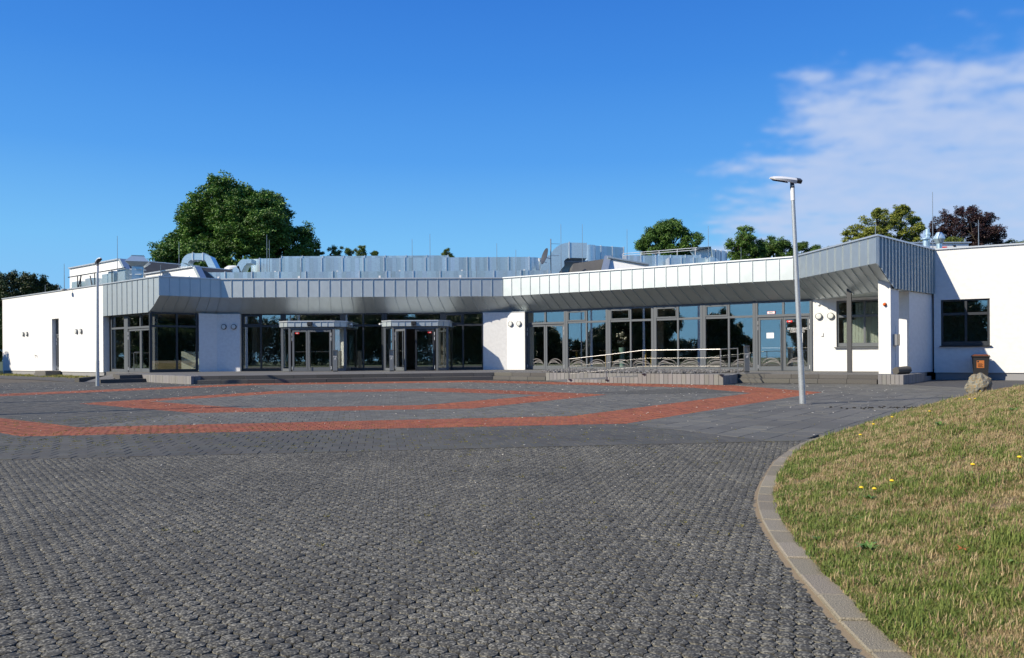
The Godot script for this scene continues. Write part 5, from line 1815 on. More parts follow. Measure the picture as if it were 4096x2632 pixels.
	frustum(t, V(-23.13, 0, 48), [[6.771, 0.34], [7.05, 0.67]], "lower_cone")
	frustum(t, V(-23.13, 0, 48), [[7.051, 0.67], [7.42, 0.33], [7.46, 0.36]], "hood")
	mb2 = Mb.new()
	for y in [6.28, 6.6]:
		mb2.box(V(-23.13, y, 48), Vector3(0.35, 0, 0), Vector3(0, 0.025, 0), Vector3(0, 0, 0.35))
	part(mb2, "flange", M.zinc_cap, t)
	# small plant along the left parapet
	t = thing("roof_plant_unit", V(-25.4, 5.36, 49.4), "row of small grey air units and brackets behind the left parapet", "air unit")
	var lw := Fr.new(L0, L1)
	for e in [[6.4, 7.6, 6.42], [8.6, 9.7, 6.5], [11.2, 12.0, 6.6], [12.1, 12.9, 6.72], [13.4, 14.5, 6.75]]:
		mb2 = Mb.new()
		mb2.col = tone(0.9, 0.1)
		lw.box(mb2, e[0], e[1], 5.36, e[2], -3.0, -2.2, 0.02)
		part(mb2, "casing", M.galvanised, t)
	mb2 = Mb.new()
	lw.box(mb2, 6.2, 14.8, 6.72, 6.78, -2.1, -2.04)
	for s in [7.7, 8.2, 10.4, 12.95]:
		lw.box(mb2, s, s + 0.05, 5.36, 6.72, -2.1, -2.05)
	mb2.tube([lw.at(7.7, 5.4, -2.0), lw.at(8.5, 6.7, -2.0)], [0.04, 0.04], 6)
	mb2.tube([lw.at(10.4, 5.4, -2.0), lw.at(9.9, 6.6, -2.0)], [0.04, 0.04], 6)
	part(mb2, "bracket", M.frame_dark, t)
	# big elbow behind the satellite dish
	t = thing("roof_duct", V(3.3, 5.36, 49.5), "big galvanised duct bending over behind the satellite dish", "duct", "ventilation ducts on the roof")
	p = [V(2.2, 5.4, 49.5), V(2.45, 6.6, 49.5)] + arc(V(3.65, 6.9, 49.5), Vector3(-1, 0, 0), Vector3(0, 1, 0), 0.85, 0.25, 1.57, 8) + [V(4.75, 7.72, 49.5)]
	th = []
	for i in p.size(): th.append(0.48 if i > 2 else 0.6)
	duct_sweep(t, p, Vector3(0, 0, 0.75), th)
	mb2 = Mb.new()
	mb2.box(V(3.65, 7.75, 49.5), Vector3(0.035, 0, 0), Vector3(0, 0.53, 0), Vector3(0, 0, 0.8))
	part(mb2, "flange", M.zinc_cap, t)
	mb2 = Mb.new()
	mb2.abox(V(2.7, 5.36, 51.6), V(5.0, 7.3, 50.4), 0.02)
	part(mb2, "plenum", M.zinc, t)
	t = thing("roof_duct", V(6.2, 5.36, 54), "long galvanised duct running right from the big bend", "duct", "ventilation ducts on the roof")
	duct_run(t, Vector2(4.6, 53.6), Vector2(8.0, 55.2), 7.6, 8.8, 1.3, 0.95)
	mb2 = Mb.new()
	mb2.col = Color(0.95, 0.95, 0.95)
	mb2.lathe(V(5.35, 7.6, 53.9), [Vector2(0.5, 0.0), Vector2(0.5, 1.16), Vector2(0.0, 1.17)], 20)
	part(mb2, "round_corner", M.galvanised, t)
	t = thing("roof_duct", V(10, 5.36, 50), "low pale ducts stacked in front of the open hood, right wing roof", "duct", "ventilation ducts on the roof")
	duct_run(t, Vector2(7.4, 50.0), Vector2(12.2, 50.0), 6.4, 7.55, 1.0, 0.9)
	duct_run(t, Vector2(9.9, 48.6), Vector2(12.2, 48.6), 5.9, 7.2, 1.0, 0.7)
	p = arc(V(12.2, 6.35, 48.1), Vector3(0, 1, 0), Vector3(1, 0, 0), 0.35, 0.0, 1.57, 8)
	th = []
	for i in p.size(): th.append(0.45)
	duct_sweep(t, p, Vector3(0, 0, 0.45), th, "elbow")
	t = thing("roof_duct", V(13.3, 5.36, 52), "open-mouthed galvanised intake hood on the right wing roof", "duct", "ventilation ducts on the roof")
	duct_run(t, Vector2(13.35, 52.0), Vector2(14.7, 53.0), 6.4, 8.2, 1.4, 0.55)
	solid([V(12.2, 8.27, 51.6), V(13.3, 8.33, 51.6), V(13.5, 7.3, 51.6), V(12.45, 7.88, 51.6), V(12.2, 8.2, 53), V(13.3, 8.27, 53), V(13.5, 7.3, 53), V(12.45, 7.8, 53)], [[0, 1, 5, 4], [1, 2, 6, 5], [4, 5, 6, 7]], "hood", "galvanised", t)
	# satellite dish on its mast
	t = thing("satellite_dish", V(2.29, 5.36, 45), "dark satellite dish on a thin mast above the inner corner", "satellite dish")
	mb2 = Mb.new()
	mb2.tube([V(2.29, 5.36, 45), V(2.29, 7.9, 45)], [0.035, 0.035], 10)
	part(mb2, "mast", M.steel_brushed, t)
	mb2 = Mb.new()
	var dn := Vector3(-0.92, 0.28, 0.28).normalized()
	var du := dn.cross(Vector3.UP).normalized()
	mb2.lathe(V(2.0, 6.86, 44.9), [Vector2(0.0, 0.0), Vector2(0.25, 0.03), Vector2(0.48, 0.11), Vector2(0.49, 0.09), Vector2(0.25, 0.01), Vector2(0.0, -0.02)], 24, Basis(du, dn, du.cross(dn)))
	part(mb2, "reflector", M.dish_grey, t)
	mb2 = Mb.new()
	mb2.tube([V(2.05, 6.5, 44.9), V(1.6, 6.62, 44.7)], [0.02, 0.02], 6)
	mb2.tube([V(1.62, 6.56, 44.7), V(1.6, 6.74, 44.7)], [0.05, 0.05], 8)
	mb2.tube([V(2.29, 6.75, 45), V(2.05, 6.8, 44.92)], [0.03, 0.03], 6)
	part(mb2, "feed_arm", M.white_metal, t)
	mb2 = Mb.new()
	for e in [[7.62, 0.55], [6.95, 0.5]]:
		mb2.tube([V(2.29, e[0], 45), V(2.29 + e[1], e[0] - 0.02, 45)], [0.012, 0.012], 6)
	part(mb2, "stay", M.steel_brushed, t)
	# railing-like conductor on the right wing roof
	t = thing("roof_rail", V(10, 5.36, 51.5), "thin white guard rail on the right wing roof", "rail")
	for y in [7.72, 7.86]:
		mb2 = Mb.new()
		mb2.tube([V(7.4, y, 51.4), V(12.3, y + 0.36, 51.4)], [0.022, 0.022], 6)
		part(mb2, "rail", M.white_metal, t)
	for x in [7.4, 8.6, 9.8, 11.0, 12.2]:
		mb2 = Mb.new()
		mb2.tube([V(x, 5.36, 51.4), V(x, 7.86 + 0.36 * (x - 7.4) / 4.9, 51.4)], [0.02, 0.02], 6)
		part(mb2, "post", M.white_metal, t)
	# plant on the right roof
	t = thing("air_handling_unit", V(22.8, 5.36, 42), "long white air handling unit on the right roof", "air unit")
	mb2 = Mb.new()
	mb2.abox(V(20.85, 5.5, 43.2), V(24.8, 7.08, 42.0), 0.02)
	part(mb2, "casing", M.white_metal, t)
	mb2 = Mb.new()
	mb2.abox(V(20.75, 7.081, 43.3), V(24.9, 7.14, 41.9), 0.01)
	part(mb2, "lid", M.zinc_cap, t)
	for x in [21.2, 21.65, 22.2, 24.0]:
		mb2 = Mb.new()
		mb2.tube([V(x, 6.93, 42.0), V(x, 6.93, 41.9)], [0.06, 0.04], 8)
		part(mb2, "latch", M.black_plastic, t)
	mb2 = Mb.new()
	mb2.abox(V(23.3, 6.78, 41.999), V(23.6, 6.9, 41.985))
	part(mb2, "sticker", M.red_print, t)
	for x in [21.0, 22.8, 24.6]:
		mb2 = Mb.new()
		mb2.abox(V(x - 0.1, 5.36, 43.0), V(x + 0.1, 5.499, 42.2))
		part(mb2, "foot", M.zinc, t)
	vent_pipe(Vector3(20.32, 5.36, -38), [Vector2(0.13, 0.0), Vector2(0.13, 1.32), Vector2(0.22, 1.34), Vector2(0.22, 1.4), Vector2(0.08, 1.46), Vector2(0.0, 1.47)], "short galvanised vent pipe with flat cap on the right roof")
	vent_pipe(Vector3(20.62, 5.36, -38.4), [Vector2(0.11, 0.0), Vector2(0.11, 1.6), Vector2(0.14, 1.62), Vector2(0.14, 1.72), Vector2(0.1, 1.74), Vector2(0.1, 1.92), Vector2(0.0, 1.93)], "tall slim galvanised flue on the right roof")
	vent_pipe(Vector3(20.98, 5.36, -38), [Vector2(0.13, 0.0), Vector2(0.13, 1.12), Vector2(0.26, 1.36), Vector2(0.26, 1.42), Vector2(0.12, 1.68), Vector2(0.0, 1.7)], "galvanised vent pipe with bulging double-cone cowl on the right roof")
	# lightning rods
	for e in [
			[-27.7, 7.0, 48.0, "short lightning rod behind the left white wall's parapet"],
			[-24.4, 8.7, 48.0, "tall lightning rod between left roof monitor and hood vent"],
			[-20.8, 8.4, 48.5, "tall lightning rod in front of the big tree by arched duct"],
			[-21.73, 6.9, 48.0, "short lightning rod between hood vent and arched duct"],
			[-15.9, 9.1, 50.4, "taller of two close lightning rods at the striped duct's left end"],
			[-15.74, 8.75, 50.4, "shorter of two close lightning rods at the striped duct's left end"],
			[-6.4, 8.7, 50.0, "lightning rod behind the striped duct's middle, above second porch"],
			[-5.1, 8.8, 48.6, "tall lightning rod before the striped duct's middle"],
			[-0.9, 8.1, 48.0, "lightning rod near the striped duct's right end"],
			[0.27, 7.5, 46.6, "short lightning rod at the inner corner left of satellite dish"],
			[3.05, 9.2, 47.6, "tall lightning rod just right of the satellite dish mast"],
			[4.4, 9.25, 48.0, "tall lightning rod in front of the big duct bend"],
			[7.2, 8.95, 48.2, "tall lightning rod left of the compact round tree"],
			[12.05, 9.0, 47.4, "tall lightning rod in front of the open intake hood"],
			[14.85, 6.45, 31.6, "short lightning rod on the right canopy corner"],
			[20.45, 8.95, 37.6, "very tall lightning rod among the vent pipes"],
			[20.5, 6.95, 34.0, "lightning rod on the right white wall before purple beech"],
			[16.0, 8.6, 54.0, "lightning rod right of the open intake hood"],
			[-12.6, 6.5, 46.3, "stub lightning rod before the low duct above first porch"],
			[-7.2, 6.5, 46.3, "stub lightning rod before the low duct between the porches"],
			[-2.1, 6.5, 46.3, "stub lightning rod before the low duct's right end"],
			[-34.6, 6.6, 57.5, "lightning rod at the far left corner of roof"],
			[-31.0, 6.2, 53.0, "short lightning rod left of the left roof monitor"]]:
		t = thing("lightning_rod", V(e[0], 5.36, e[2]), e[3], "lightning rod", "lightning rods on the roof")
		mb2 = Mb.new()
		var h: float = e[1] - 5.36
		mb2.tube([V(e[0], 5.36, e[2]), V(e[0], 5.36 + h * 0.5, e[2]), V(e[0], e[1], e[2])], [0.022, 0.018, 0.012], 6)
		part(mb2, "rod", M.steel_brushed, t)
		mb2 = Mb.new()
		mb2.lathe(V(e[0], 5.36, e[2]), [Vector2(0.16, 0.0), Vector2(0.15, 0.08), Vector2(0.0, 0.1)], 12)
		part(mb2, "footing", M.plinth, t)

func vent_pipe(o: Vector3, prof: Array, label: String) -> void:
	var mb := Mb.new()
	mb.lathe(o, prof, 20)
	solo(mb, "vent_pipe", M.galvanised, o, label, "vent", "vents on the roof")

func frustum(t: Node3D, o: Vector3, rows: Array, called: String) -> void:
	var mb := Mb.new()
	mb.col = tone(0.9, 0.06)
	var rot := Basis(Vector3.UP, 0.35)
	var r := []
	for e in rows:
		var q := []
		for k in [[-1, 1], [1, 1], [1, -1], [-1, -1]]:
			q.append(o + rot * Vector3(k[0] * e[1], 0, k[1] * e[1]) + Vector3(0, e[0], 0))
		r.append(q)
	for i in r.size() - 1:
		for k in 4:
			var l := (k + 1) % 4
			mb.face([r[i][k], r[i][l], r[i + 1][l], r[i + 1][k]], (r[i][k] + r[i][l]) * 0.5 - o - Vector3(0, rows[i][0], 0))
	mb.face(r[0].duplicate(), Vector3.DOWN)
	mb.face(r[-1].duplicate(), Vector3.UP)
	part(mb, called, M.galvanised, t)

# ---------------------------------------------------------------- trees
var leaf_meshes := []
func make_leaves() -> void:
	for s in 3:
		var r := RandomNumberGenerator.new()
		r.seed = 300 + s
		var mb := Mb.new()
		for i in 34:
			var d := Vector3(r.randfn(), r.randfn(), r.randfn()).normalized()
			var o := d * pow(r.randf(), 0.45) * 0.5
			var nrm := (d * 0.5 + Vector3(r.randfn(), r.randfn() + 0.9, r.randfn()) * 0.6).normalized()
			var u := nrm.cross(Vector3(r.randfn(), r.randfn(), r.randfn())).normalized()
			var w := nrm.cross(u)
			var l := r.randf_range(0.12, 0.19)
			var k := r.randf_range(0.75, 1.2)
			mb.col = Color(k, k, k * 0.9)
			mb.tri(o - u * l, o - w * l * 0.45 + nrm * 0.02, o + u * l)
			mb.tri(o - u * l, o + u * l, o + w * l * 0.45 + nrm * 0.02)
		var m := mb.mesh()
		m.surface_set_material(0, M.leaf)
		leaf_meshes.append(m)

func tree(called: String, base: Vector3, lobes: Array, dark: Color, bright: Color, clump: float, fill: float, sd: int, label: String, group: String, feather := 0.0) -> void:
	# lobes: [x, y, z offset, radius] in world metres
	var r := RandomNumberGenerator.new()
	r.seed = sd
	var t := thing(called, base, label, "tree", group)
	var low := 1e9
	var cx := Vector3.ZERO
	for l in lobes:
		low = minf(low, l[1] - l[3]); cx += Vector3(l[0], l[1], base.z + l[2])
	cx /= lobes.size()
	var mb := Mb.new()
	var top := maxf(low + 0.6, 1.0)
	var rad := 0.1 + 0.018 * cx.y
	var fork := Vector3(lerpf(base.x, cx.x, 0.3), minf(top, cx.y - 0.5), base.z)
	mb.tube([base, base.lerp(fork, 0.5), fork], [rad * 1.35, rad, rad * 0.85], 10)
	for l in lobes:
		var e := Vector3(l[0], l[1], base.z + l[2])
		var m := fork.lerp(e, 0.5) + Vector3(r.randfn() * 0.3, 0.3, r.randfn() * 0.3)
		mb.tube([fork, m, e], [rad * 0.6, rad * 0.35, rad * 0.08], 7)
		for k in 5:
			var d := Vector3(r.randfn(), r.randfn() + 0.3, r.randfn()).normalized()
			mb.tube([m.lerp(e, r.randf()), e + d * l[3] * 0.8], [rad * 0.16, rad * 0.03], 5)
	part(mb, "trunk", M.bark, t)
	var xf := []
	var cols := []
	for l in lobes:
		var o := Vector3(l[0], l[1], base.z + l[2])
		# sub-clusters give each lobe an uneven, clumped outline
		var subs := []
		var ns := int(9 + l[3] * 6)
		for k in ns:
			var d := Vector3(r.randfn(), r.randfn() * 0.85 + 0.1, r.randfn()).normalized()
			subs.append([o + d * l[3] * r.randf_range(0.5, 0.95 + feather), l[3] * r.randf_range(0.22, 0.42)])
		for s in subs:
			var n := int(fill * 42.0 * pow(s[1] / clump, 2.0) * 0.25) + 7
			for k in n:
				var d := Vector3(r.randfn(), r.randfn() * 0.8, r.randfn()).normalized()
				var p: Vector3 = s[0] + d * s[1] * pow(r.randf(), 0.4)
				var sc := clump * r.randf_range(0.75, 1.25)
				xf.append(Transform3D(Basis.from_euler(Vector3(r.randf_range(-0.5, 0.5), r.randf() * TAU, r.randf_range(-0.5, 0.5))) * Basis.from_scale(Vector3(sc, sc * 0.8, sc)), p - base))
				cols.append(dark.lerp(bright, r.randf()))
	var crown := multi(leaf_meshes[sd % 3], xf, cols, "crown", t)
	crown.set_meta("kind", "stuff")

func lobes_at(list: Array, k: float, d: float, sd: int) -> Array:      # [x, y, r] scaled by k about the camera's foot height, given depth spread
	var r := RandomNumberGenerator.new()
	r.seed = sd
	var out := []
	for l in list:
		out.append([l[0] * k, 1.1 + (l[1] - 1.1) * k, r.randf_range(-d, d), l[2] * k])
	return out

func round_tree(base: Vector3, h: float, w: float, sd: int, label: String, group: String, dark := Color(0.02, 0.045, 0.012), bright := Color(0.06, 0.12, 0.025), called := "broadleaf_tree", low := 0.38) -> void:
	var r := RandomNumberGenerator.new()
	r.seed = sd
	var lobes := []
	for k in 9:
		var f := k / 8.0
		var y := h * lerpf(low, 0.86, f)
		var a := r.randf() * TAU
		var out := w * 0.5 * (1.0 - 0.7 * pow(f, 2.0)) * 0.62
		lobes.append([base.x + cos(a) * out, y, sin(a) * out, w * r.randf_range(0.2, 0.29)])
	lobes.append([base.x, h * 0.6, 0.0, w * 0.34])
	tree(called, base, lobes, dark, bright, maxf(0.8, w * 0.14), 1.0, sd, label, group)

func hedge(a: Vector3, b: Vector3, h: float, sd: int, label: String) -> void:
	var r := RandomNumberGenerator.new()
	r.seed = sd
	var t := thing("hedge", (a + b) * 0.5, label, "hedge")
	var mb := Mb.new()
	var n := int(a.distance_to(b) / 2.0)
	for i in n:
		var p := a.lerp(b, (i + 0.5) / n)
		mb.tube([p, p + Vector3(r.randfn() * 0.2, h * 0.8, r.randfn() * 0.2)], [0.07, 0.02], 6)
	part(mb, "stems", M.bark, t)
	var xf := []
	var cols := []
	for i in int(a.distance_to(b) * h * 9.0):
		var p := a.lerp(b, r.randf()) + Vector3(r.randfn() * 0.55, 0, r.randfn() * 0.55)
		p.y = h * pow(r.randf(), 0.8) * r.randf_range(0.85, 1.08)
		var sc := r.randf_range(0.8, 1.3)
		xf.append(Transform3D(Basis(Vector3.UP, r.randf() * TAU) * Basis.from_scale(Vector3.ONE * sc), p - t.position))
		cols.append(Color(0.018, 0.04, 0.01).lerp(Color(0.05, 0.09, 0.02), r.randf()))
	multi(leaf_meshes[0], xf, cols, "foliage", t).set_meta("kind", "stuff")

func build_trees() -> void:
	make_leaves()
	var g := "trees behind the hall"
	var big := [[-31.6, 13.0, 3.0], [-34.1, 12.9, 2.1], [-32.1, 15.8, 2.4], [-29.5, 17.3, 2.2], [-27.9, 17.5, 1.3], [-26.1, 17.2, 1.8], [-27.6, 16.4, 2.2], [-28.0, 15.2, 2.6], [-25.6, 15.8, 2.2], [-24.4, 15.5, 2.1], [-22.0, 13.2, 1.9], [-26.3, 14.2, 3.0], [-29.3, 14.0, 3.0], [-34.4, 11.0, 1.9], [-21.5, 11.2, 1.6], [-26.1, 11.2, 3.0], [-30.8, 10.7, 2.8], [-23.8, 11.9, 2.5], [-34.0, 8.6, 2.2], [-29.0, 8.2, 2.6], [-23.5, 8.6, 2.4]]
	tree("broadleaf_tree", V(-28.5, 0, 80), lobes_at(big, 1.0, 3.0, 1), Color(0.035, 0.09, 0.012), Color(0.14, 0.27, 0.04), 0.95, 1.5, 11, "large round dark green tree towering behind the left wing", g)
	var fl := [[-45.5, 7.6, 1.4], [-43.7, 8.0, 1.2], [-42.4, 7.2, 1.0], [-44.9, 6.0, 1.4], [-47.1, 6.9, 1.6], [-46.0, 4.0, 1.6], [-48.0, 4.6, 1.6], [-43.6, 5.2, 1.4], [-44.2, 3.4, 1.5]]
	tree("broadleaf_tree", V(-45, 0, 71), lobes_at(fl, 1.0, 1.2, 2), Color(0.018, 0.035, 0.012), Color(0.05, 0.085, 0.025), 0.7, 1.3, 12, "dark tree at the far corner of the left wing", g)
	round_tree(V(-42.6, 0, 63), 5.2, 5.5, 45, "low dark bushy tree at the far corner of the left white wall", g)
	round_tree(V(-52, 0, 74), 9.0, 8.0, 44, "dark tree beyond the far end of the left wing", g)
	var mid := [[15.0, 13.4, 1.4], [16.9, 13.8, 1.4], [15.9, 13.9, 1.0], [14.1, 12.8, 1.0], [18.2, 12.6, 1.2], [16.4, 12.2, 1.5], [16.2, 10.4, 1.6], [14.8, 11.0, 1.2], [17.8, 10.8, 1.4]]
	tree("broadleaf_tree", V(16.2, 0, 82), lobes_at(mid, 1.02, 1.2, 3), Color(0.03, 0.08, 0.012), Color(0.12, 0.23, 0.035), 0.7, 1.35, 13, "compact round tree behind the ducts of the right wing", g, 0.05)
	tree("broadleaf_tree", V(23.2, 0, 78), lobes_at([[22.7, 12.4, 1.1], [22.1, 11.5, 1.2], [23.8, 11.6, 1.1], [23.0, 10.6, 1.3], [22.4, 9.4, 1.3], [24.0, 9.8, 1.2]], 1.03, 1.0, 4), Color(0.035, 0.09, 0.012), Color(0.13, 0.24, 0.035), 0.62, 1.25, 14, "bushy green tree left of the leaning lamp, behind the roof hood", g)
	tree("broadleaf_tree", V(26.6, 0, 80), lobes_at([[26.3, 12.2, 1.1], [27.5, 11.5, 1.0], [25.5, 11.2, 1.0], [26.6, 10.2, 1.2], [27.6, 9.8, 1.1]], 1.02, 1.0, 5), Color(0.035, 0.085, 0.012), Color(0.12, 0.22, 0.035), 0.6, 1.25, 15, "lower bushy tree just left of the leaning lamp pole", g)
	tree("broadleaf_tree", V(30.6, 0, 82), lobes_at([[29.8, 11.7, 1.0], [31.3, 11.4, 1.0], [30.6, 10.8, 1.2], [29.6, 10.0, 1.1], [31.5, 9.9, 1.1], [33.2, 11.8, 0.5], [32.8, 11.0, 0.8], [34.2, 11.2, 0.7]], 1.02, 1.0, 6), Color(0.035, 0.08, 0.012), Color(0.12, 0.21, 0.035), 0.55, 1.2, 16, "low bushy trees' crown right of the leaning lamp above canopy roof", g)
	tree("broadleaf_tree", V(39.5, 0, 80), lobes_at([[23.9, 9.4, 0.8], [24.9, 10.0, 0.8], [24.2, 10.3, 0.35], [26.1, 9.9, 0.8], [26.0, 10.6, 0.35], [26.8, 9.2, 0.7], [25.4, 9.1, 0.9], [23.1, 9.1, 0.55], [24.4, 8.7, 0.8], [26.4, 8.5, 0.8], [25.4, 7.8, 1.0], [27.2, 10.0, 0.25]], 1.54, 1.4, 7), Color(0.10, 0.145, 0.018), Color(0.31, 0.33, 0.05), 0.55, 0.7, 17, "loose yellow-green tree behind the right canopy roof", g, 0.25)
	tree("broadleaf_tree", V(47.2, 0, 80), lobes_at([[34.0, 11.0, 1.0], [35.3, 11.4, 1.1], [36.7, 10.9, 1.1], [37.6, 10.2, 0.8], [33.2, 10.4, 0.7], [35.3, 10.2, 1.2], [36.5, 9.9, 1.0], [35.4, 9.0, 1.2]], 1.33, 1.8, 8), Color(0.022, 0.01, 0.014), Color(0.06, 0.026, 0.03), 0.55, 0.6, 18, "purple-leaved beech with feathery outline behind the right roof", g, 0.3)
	tree("broadleaf_tree", V(46, 0, 77), lobes_at([[36.0, 10.0, 0.8], [37.0, 9.9, 0.7], [35.2, 9.8, 0.7], [36.3, 9.2, 0.9]], 1.21, 0.8, 9), Color(0.07, 0.11, 0.015), Color(0.2, 0.24, 0.04), 0.5, 1.0, 19, "yellow-green bush in front of the purple beech", g)
	tree("broadleaf_tree", V(51.5, 0, 79), lobes_at([[41.4, 9.9, 0.8], [42.4, 9.8, 0.8], [41.8, 9.2, 1.0], [43.4, 9.6, 0.9]], 1.22, 0.8, 10), Color(0.04, 0.08, 0.012), Color(0.12, 0.17, 0.03), 0.5, 1.0, 20, "low green tree right of the purple beech", g)
	var sp := [[-20.7, 12.0, 0.55], [-20.1, 12.5, 0.3], [-18.2, 12.2, 0.5], [-16.9, 12.0, 0.4], [-15.7, 12.1, 0.55], [-14.1, 11.8, 0.32], [-6.6, 11.7, 0.45]]
	for i in sp.size():
		var l: Array = sp[i]
		tree("slender_tree", V(l[0], 0, 80), [[l[0], l[1], 0.0, l[2]], [l[0] + 0.3, l[1] - 0.7, 0.2, l[2] * 1.1], [l[0] - 0.2, l[1] - 1.4, 0.0, l[2] * 1.2]], Color(0.05, 0.09, 0.015), Color(0.17, 0.23, 0.04), 0.36, 0.4, 60 + i, "top of a slender tree peeping over the roof ducts", "slender treetops over the ducts", 0.5)
	# trees behind and beside the viewpoint: mirrored in the panes; the last shades the far left corner of the wall
	var m := "trees around the forecourt behind the viewpoint"
	var k := 0
	for e in [[-30.0, -34.0, 13.0, 11.0], [-20.0, -30.0, 11.0, 9.0], [-11.0, -36.0, 12.5, 10.0], [-1.0, -33.0, 14.0, 11.0], [9.0, -37.0, 13.0, 10.0], [19.0, -32.0, 12.0, 9.0], [29.0, -36.0, 13.0, 11.0], [-25.0, -38.0, 14.0, 12.0], [-6.0, -40.0, 15.0, 12.0], [4.0, -31.0, 11.0, 9.0], [14.0, -40.0, 15.0, 12.0], [24.0, -40.0, 14.0, 12.0], [38.0, -34.0, 13.0, 11.0], [48.0, -36.0, 14.0, 12.0], [59.0, -33.0, 13.0, 11.0], [70.0, -36.0, 14.0, 12.0], [-62.0, 50.0, 11.0, 9.0], [-70.0, 57.0, 12.0, 10.0], [-58.0, 60.0, 11.0, 9.0], [-78.0, 50.0, 12.0, 10.0], [-47.0, 6.0, 11.0, 9.0], [-60.0, -8.0, 9.0, 7.0], [-64.0, 24.0, 12.0, 9.0], [-66.0, 10.0, 6.0, 7.0], [-62.0, 17.0, 5.0, 7.0], [-63.0, 0.0, 5.5, 8.0], [-58.0, -18.0, 7.0, 8.0], [-42.0, -30.0, 10.0, 9.0], [-44.5, 52.0, 7.2, 5.0]]:
		var lab := "broad green tree in the belt behind the tall hedge" if e[1] < -25.0 else ("broad green tree before the long hedge on the sunny side" if e[1] < 40.0 else ("small tree whose shadow falls on the far left wall corner" if e[0] > -50.0 else "broad green tree standing far left of the white wing"))
		round_tree(V(e[0], 0, e[1]), e[2], e[3], 400 + k, lab, m, Color(0.018, 0.04, 0.01), Color(0.05, 0.095, 0.02), "broadleaf_tree", 0.2)
		k += 1
	hedge(V(-52, 0, -26), V(86, 0, -26), 6.6, 90, "tall dense hedge closing the forecourt behind the viewpoint")
	hedge(V(-70, 0, -30), V(-70, 0, 38), 3.6, 91, "long hedge far out on the sunny side of the forecourt")

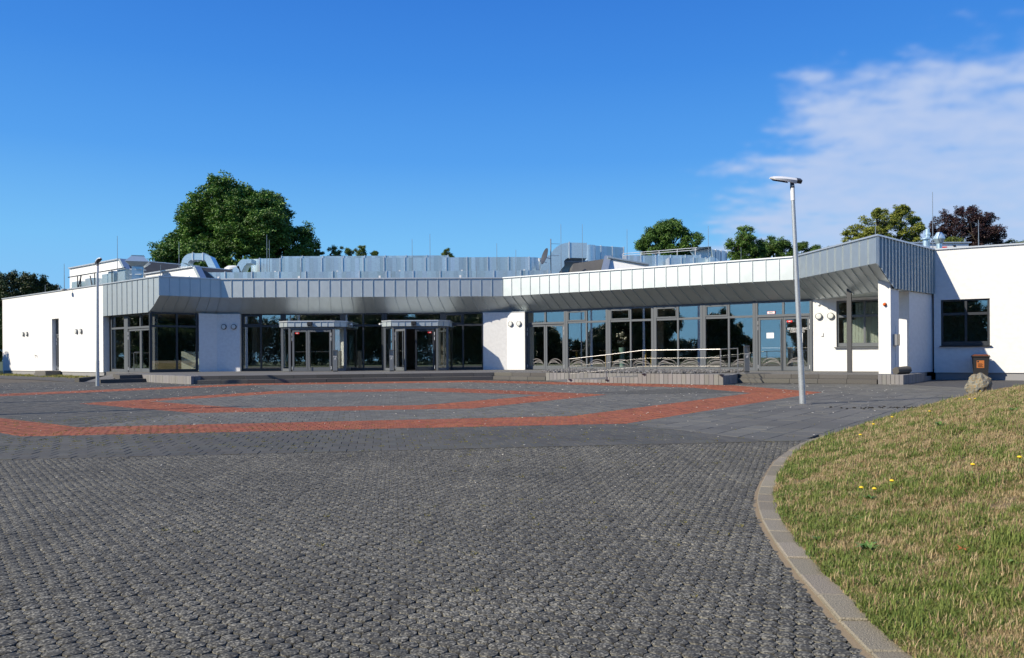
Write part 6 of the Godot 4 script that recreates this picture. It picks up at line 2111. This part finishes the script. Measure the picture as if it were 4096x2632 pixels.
# ---------------------------------------------------------------- sky
func sky_image() -> Image:
	var w := 2048
	var h := 1024
	var im := Image.create(w, h, false, Image.FORMAT_RGBF)
	var n1 := FastNoiseLite.new()
	n1.noise_type = FastNoiseLite.TYPE_SIMPLEX_SMOOTH
	n1.frequency = 1.0
	n1.fractal_octaves = 6
	n1.fractal_gain = 0.55
	n1.seed = 4
	var n2 := FastNoiseLite.new()
	n2.noise_type = FastNoiseLite.TYPE_SIMPLEX_SMOOTH
	n2.frequency = 0.35
	n2.fractal_octaves = 3
	n2.seed = 9
	# air by elevation (linear)
	var keys := [[0.0, Color(0.24, 0.47, 0.72)], [8.0, Color(0.152, 0.415, 0.72)], [14.0, Color(0.075, 0.28, 0.67)], [20.0, Color(0.044, 0.205, 0.60)], [25.0, Color(0.032, 0.163, 0.54)], [45.0, Color(0.024, 0.11, 0.39)], [90.0, Color(0.02, 0.09, 0.32)]]
	for y in h:
		var el := 90.0 - 180.0 * (y + 0.5) / h
		var base: Color = keys[0][1]
		for i in keys.size() - 1:
			if el >= keys[i][0]:
				base = keys[i][1].lerp(keys[i + 1][1], clampf((el - keys[i][0]) / (keys[i + 1][0] - keys[i][0]), 0.0, 1.0))
		if el < -2.0:
			for x in w: im.set_pixel(x, y, base)
			continue
		var e := deg_to_rad(maxf(el, 0.5))
		for x in w:
			var az := wrapf(TAU * (x + 0.5) / w, -PI, PI)       # 0 straight ahead, positive to the right
			var c := base
			# thin high cloud: a bank that begins right of the view's middle and goes on round to the right
			var azd := rad_to_deg(az)
			if azd > 2.0 and azd < 150.0 and el < 30.0:
				var r := 1.0 / (sin(e) + 0.10)
				var px := sin(az) * r
				var pz := -cos(az) * r
				var big := n2.get_noise_2d(px * 1.1 + 3.0, pz * 1.1)
				var mid := n1.get_noise_2d(px * 1.6, pz * 3.0)
				var fine := n1.get_noise_2d(px * 6.0 + 20.0, pz * 9.0)
				var into := minf(azd - (13.6 + (el - 8.0) * 0.9), (17.0 - el) * 1.25 + 0.04 * (azd - 20.0)) * 0.16
				into = minf(into, (150.0 - azd) * 0.06 - 1.6)
				var a := clampf(into + big * 0.6 + mid * 0.85 + fine * 0.4 + 0.25, 0.0, 1.0)
				a = a * a * (3.0 - 2.0 * a)
				var veil := clampf(0.86 + fine * 0.2 + mid * 0.2, 0.0, 1.0)
				c = c.lerp(Color(0.40, 0.485, 0.67), a * veil * 0.9)
			im.set_pixel(x, y, c)
	return im

func _ready() -> void:
	rng.seed = 20240
	patch.seed = 6
	patch.frequency = 0.06
	# camera
	var cam := Camera3D.new()
	cam.name = "camera"
	cam.projection = Camera3D.PROJECTION_FRUSTUM
	cam.near = 0.1
	cam.far = 2000.0
	cam.size = 2632.0 / 3100.0 * 0.1
	cam.frustum_offset = Vector2(0, (1425.0 - 1316.0) / 3100.0 * 0.1)
	add_child(cam)
	cam.position = Vector3(0, 1.10, 0)
	cam.rotation = Vector3(0, 0, -0.0061)
	cam.current = true
	# sky
	var env := Environment.new()
	env.background_mode = Environment.BG_SKY
	var sky := Sky.new()
	var pm := PanoramaSkyMaterial.new()
	pm.panorama = ImageTexture.create_from_image(sky_image())
	sky.sky_material = pm
	env.sky = sky
	env.tonemap_mode = Environment.TONE_MAPPER_LINEAR
	env.tonemap_exposure = 1.28
	env.sdfgi_enabled = true
	env.ssao_enabled = true
	env.ssil_enabled = true
	var we := WorldEnvironment.new()
	we.name = "world_environment"
	we.environment = env
	add_child(we)
	# sun: from the left, a little behind the viewpoint, 35 degrees high
	var sun := DirectionalLight3D.new()
	sun.name = "sun"
	sun.light_energy = 1.6
	sun.light_color = Color(1.0, 0.955, 0.87)
	sun.light_angular_distance = 0.5
	sun.shadow_enabled = true
	add_child(sun)
	var el := deg_to_rad(35.0)
	var al := deg_to_rad(27.0)
	sun.look_at_from_position(Vector3.ZERO, Vector3(cos(al) * cos(el), -sin(el), -sin(al) * cos(el)), Vector3.UP)

	make_materials()
	build_ground()
	build_terrace()
	build_paving()
	build_kerb()
	sand_strip()
	build_lawn()
	build_hall()
	build_roof_plant()
	build_things()
	build_trees()
	build_litter()
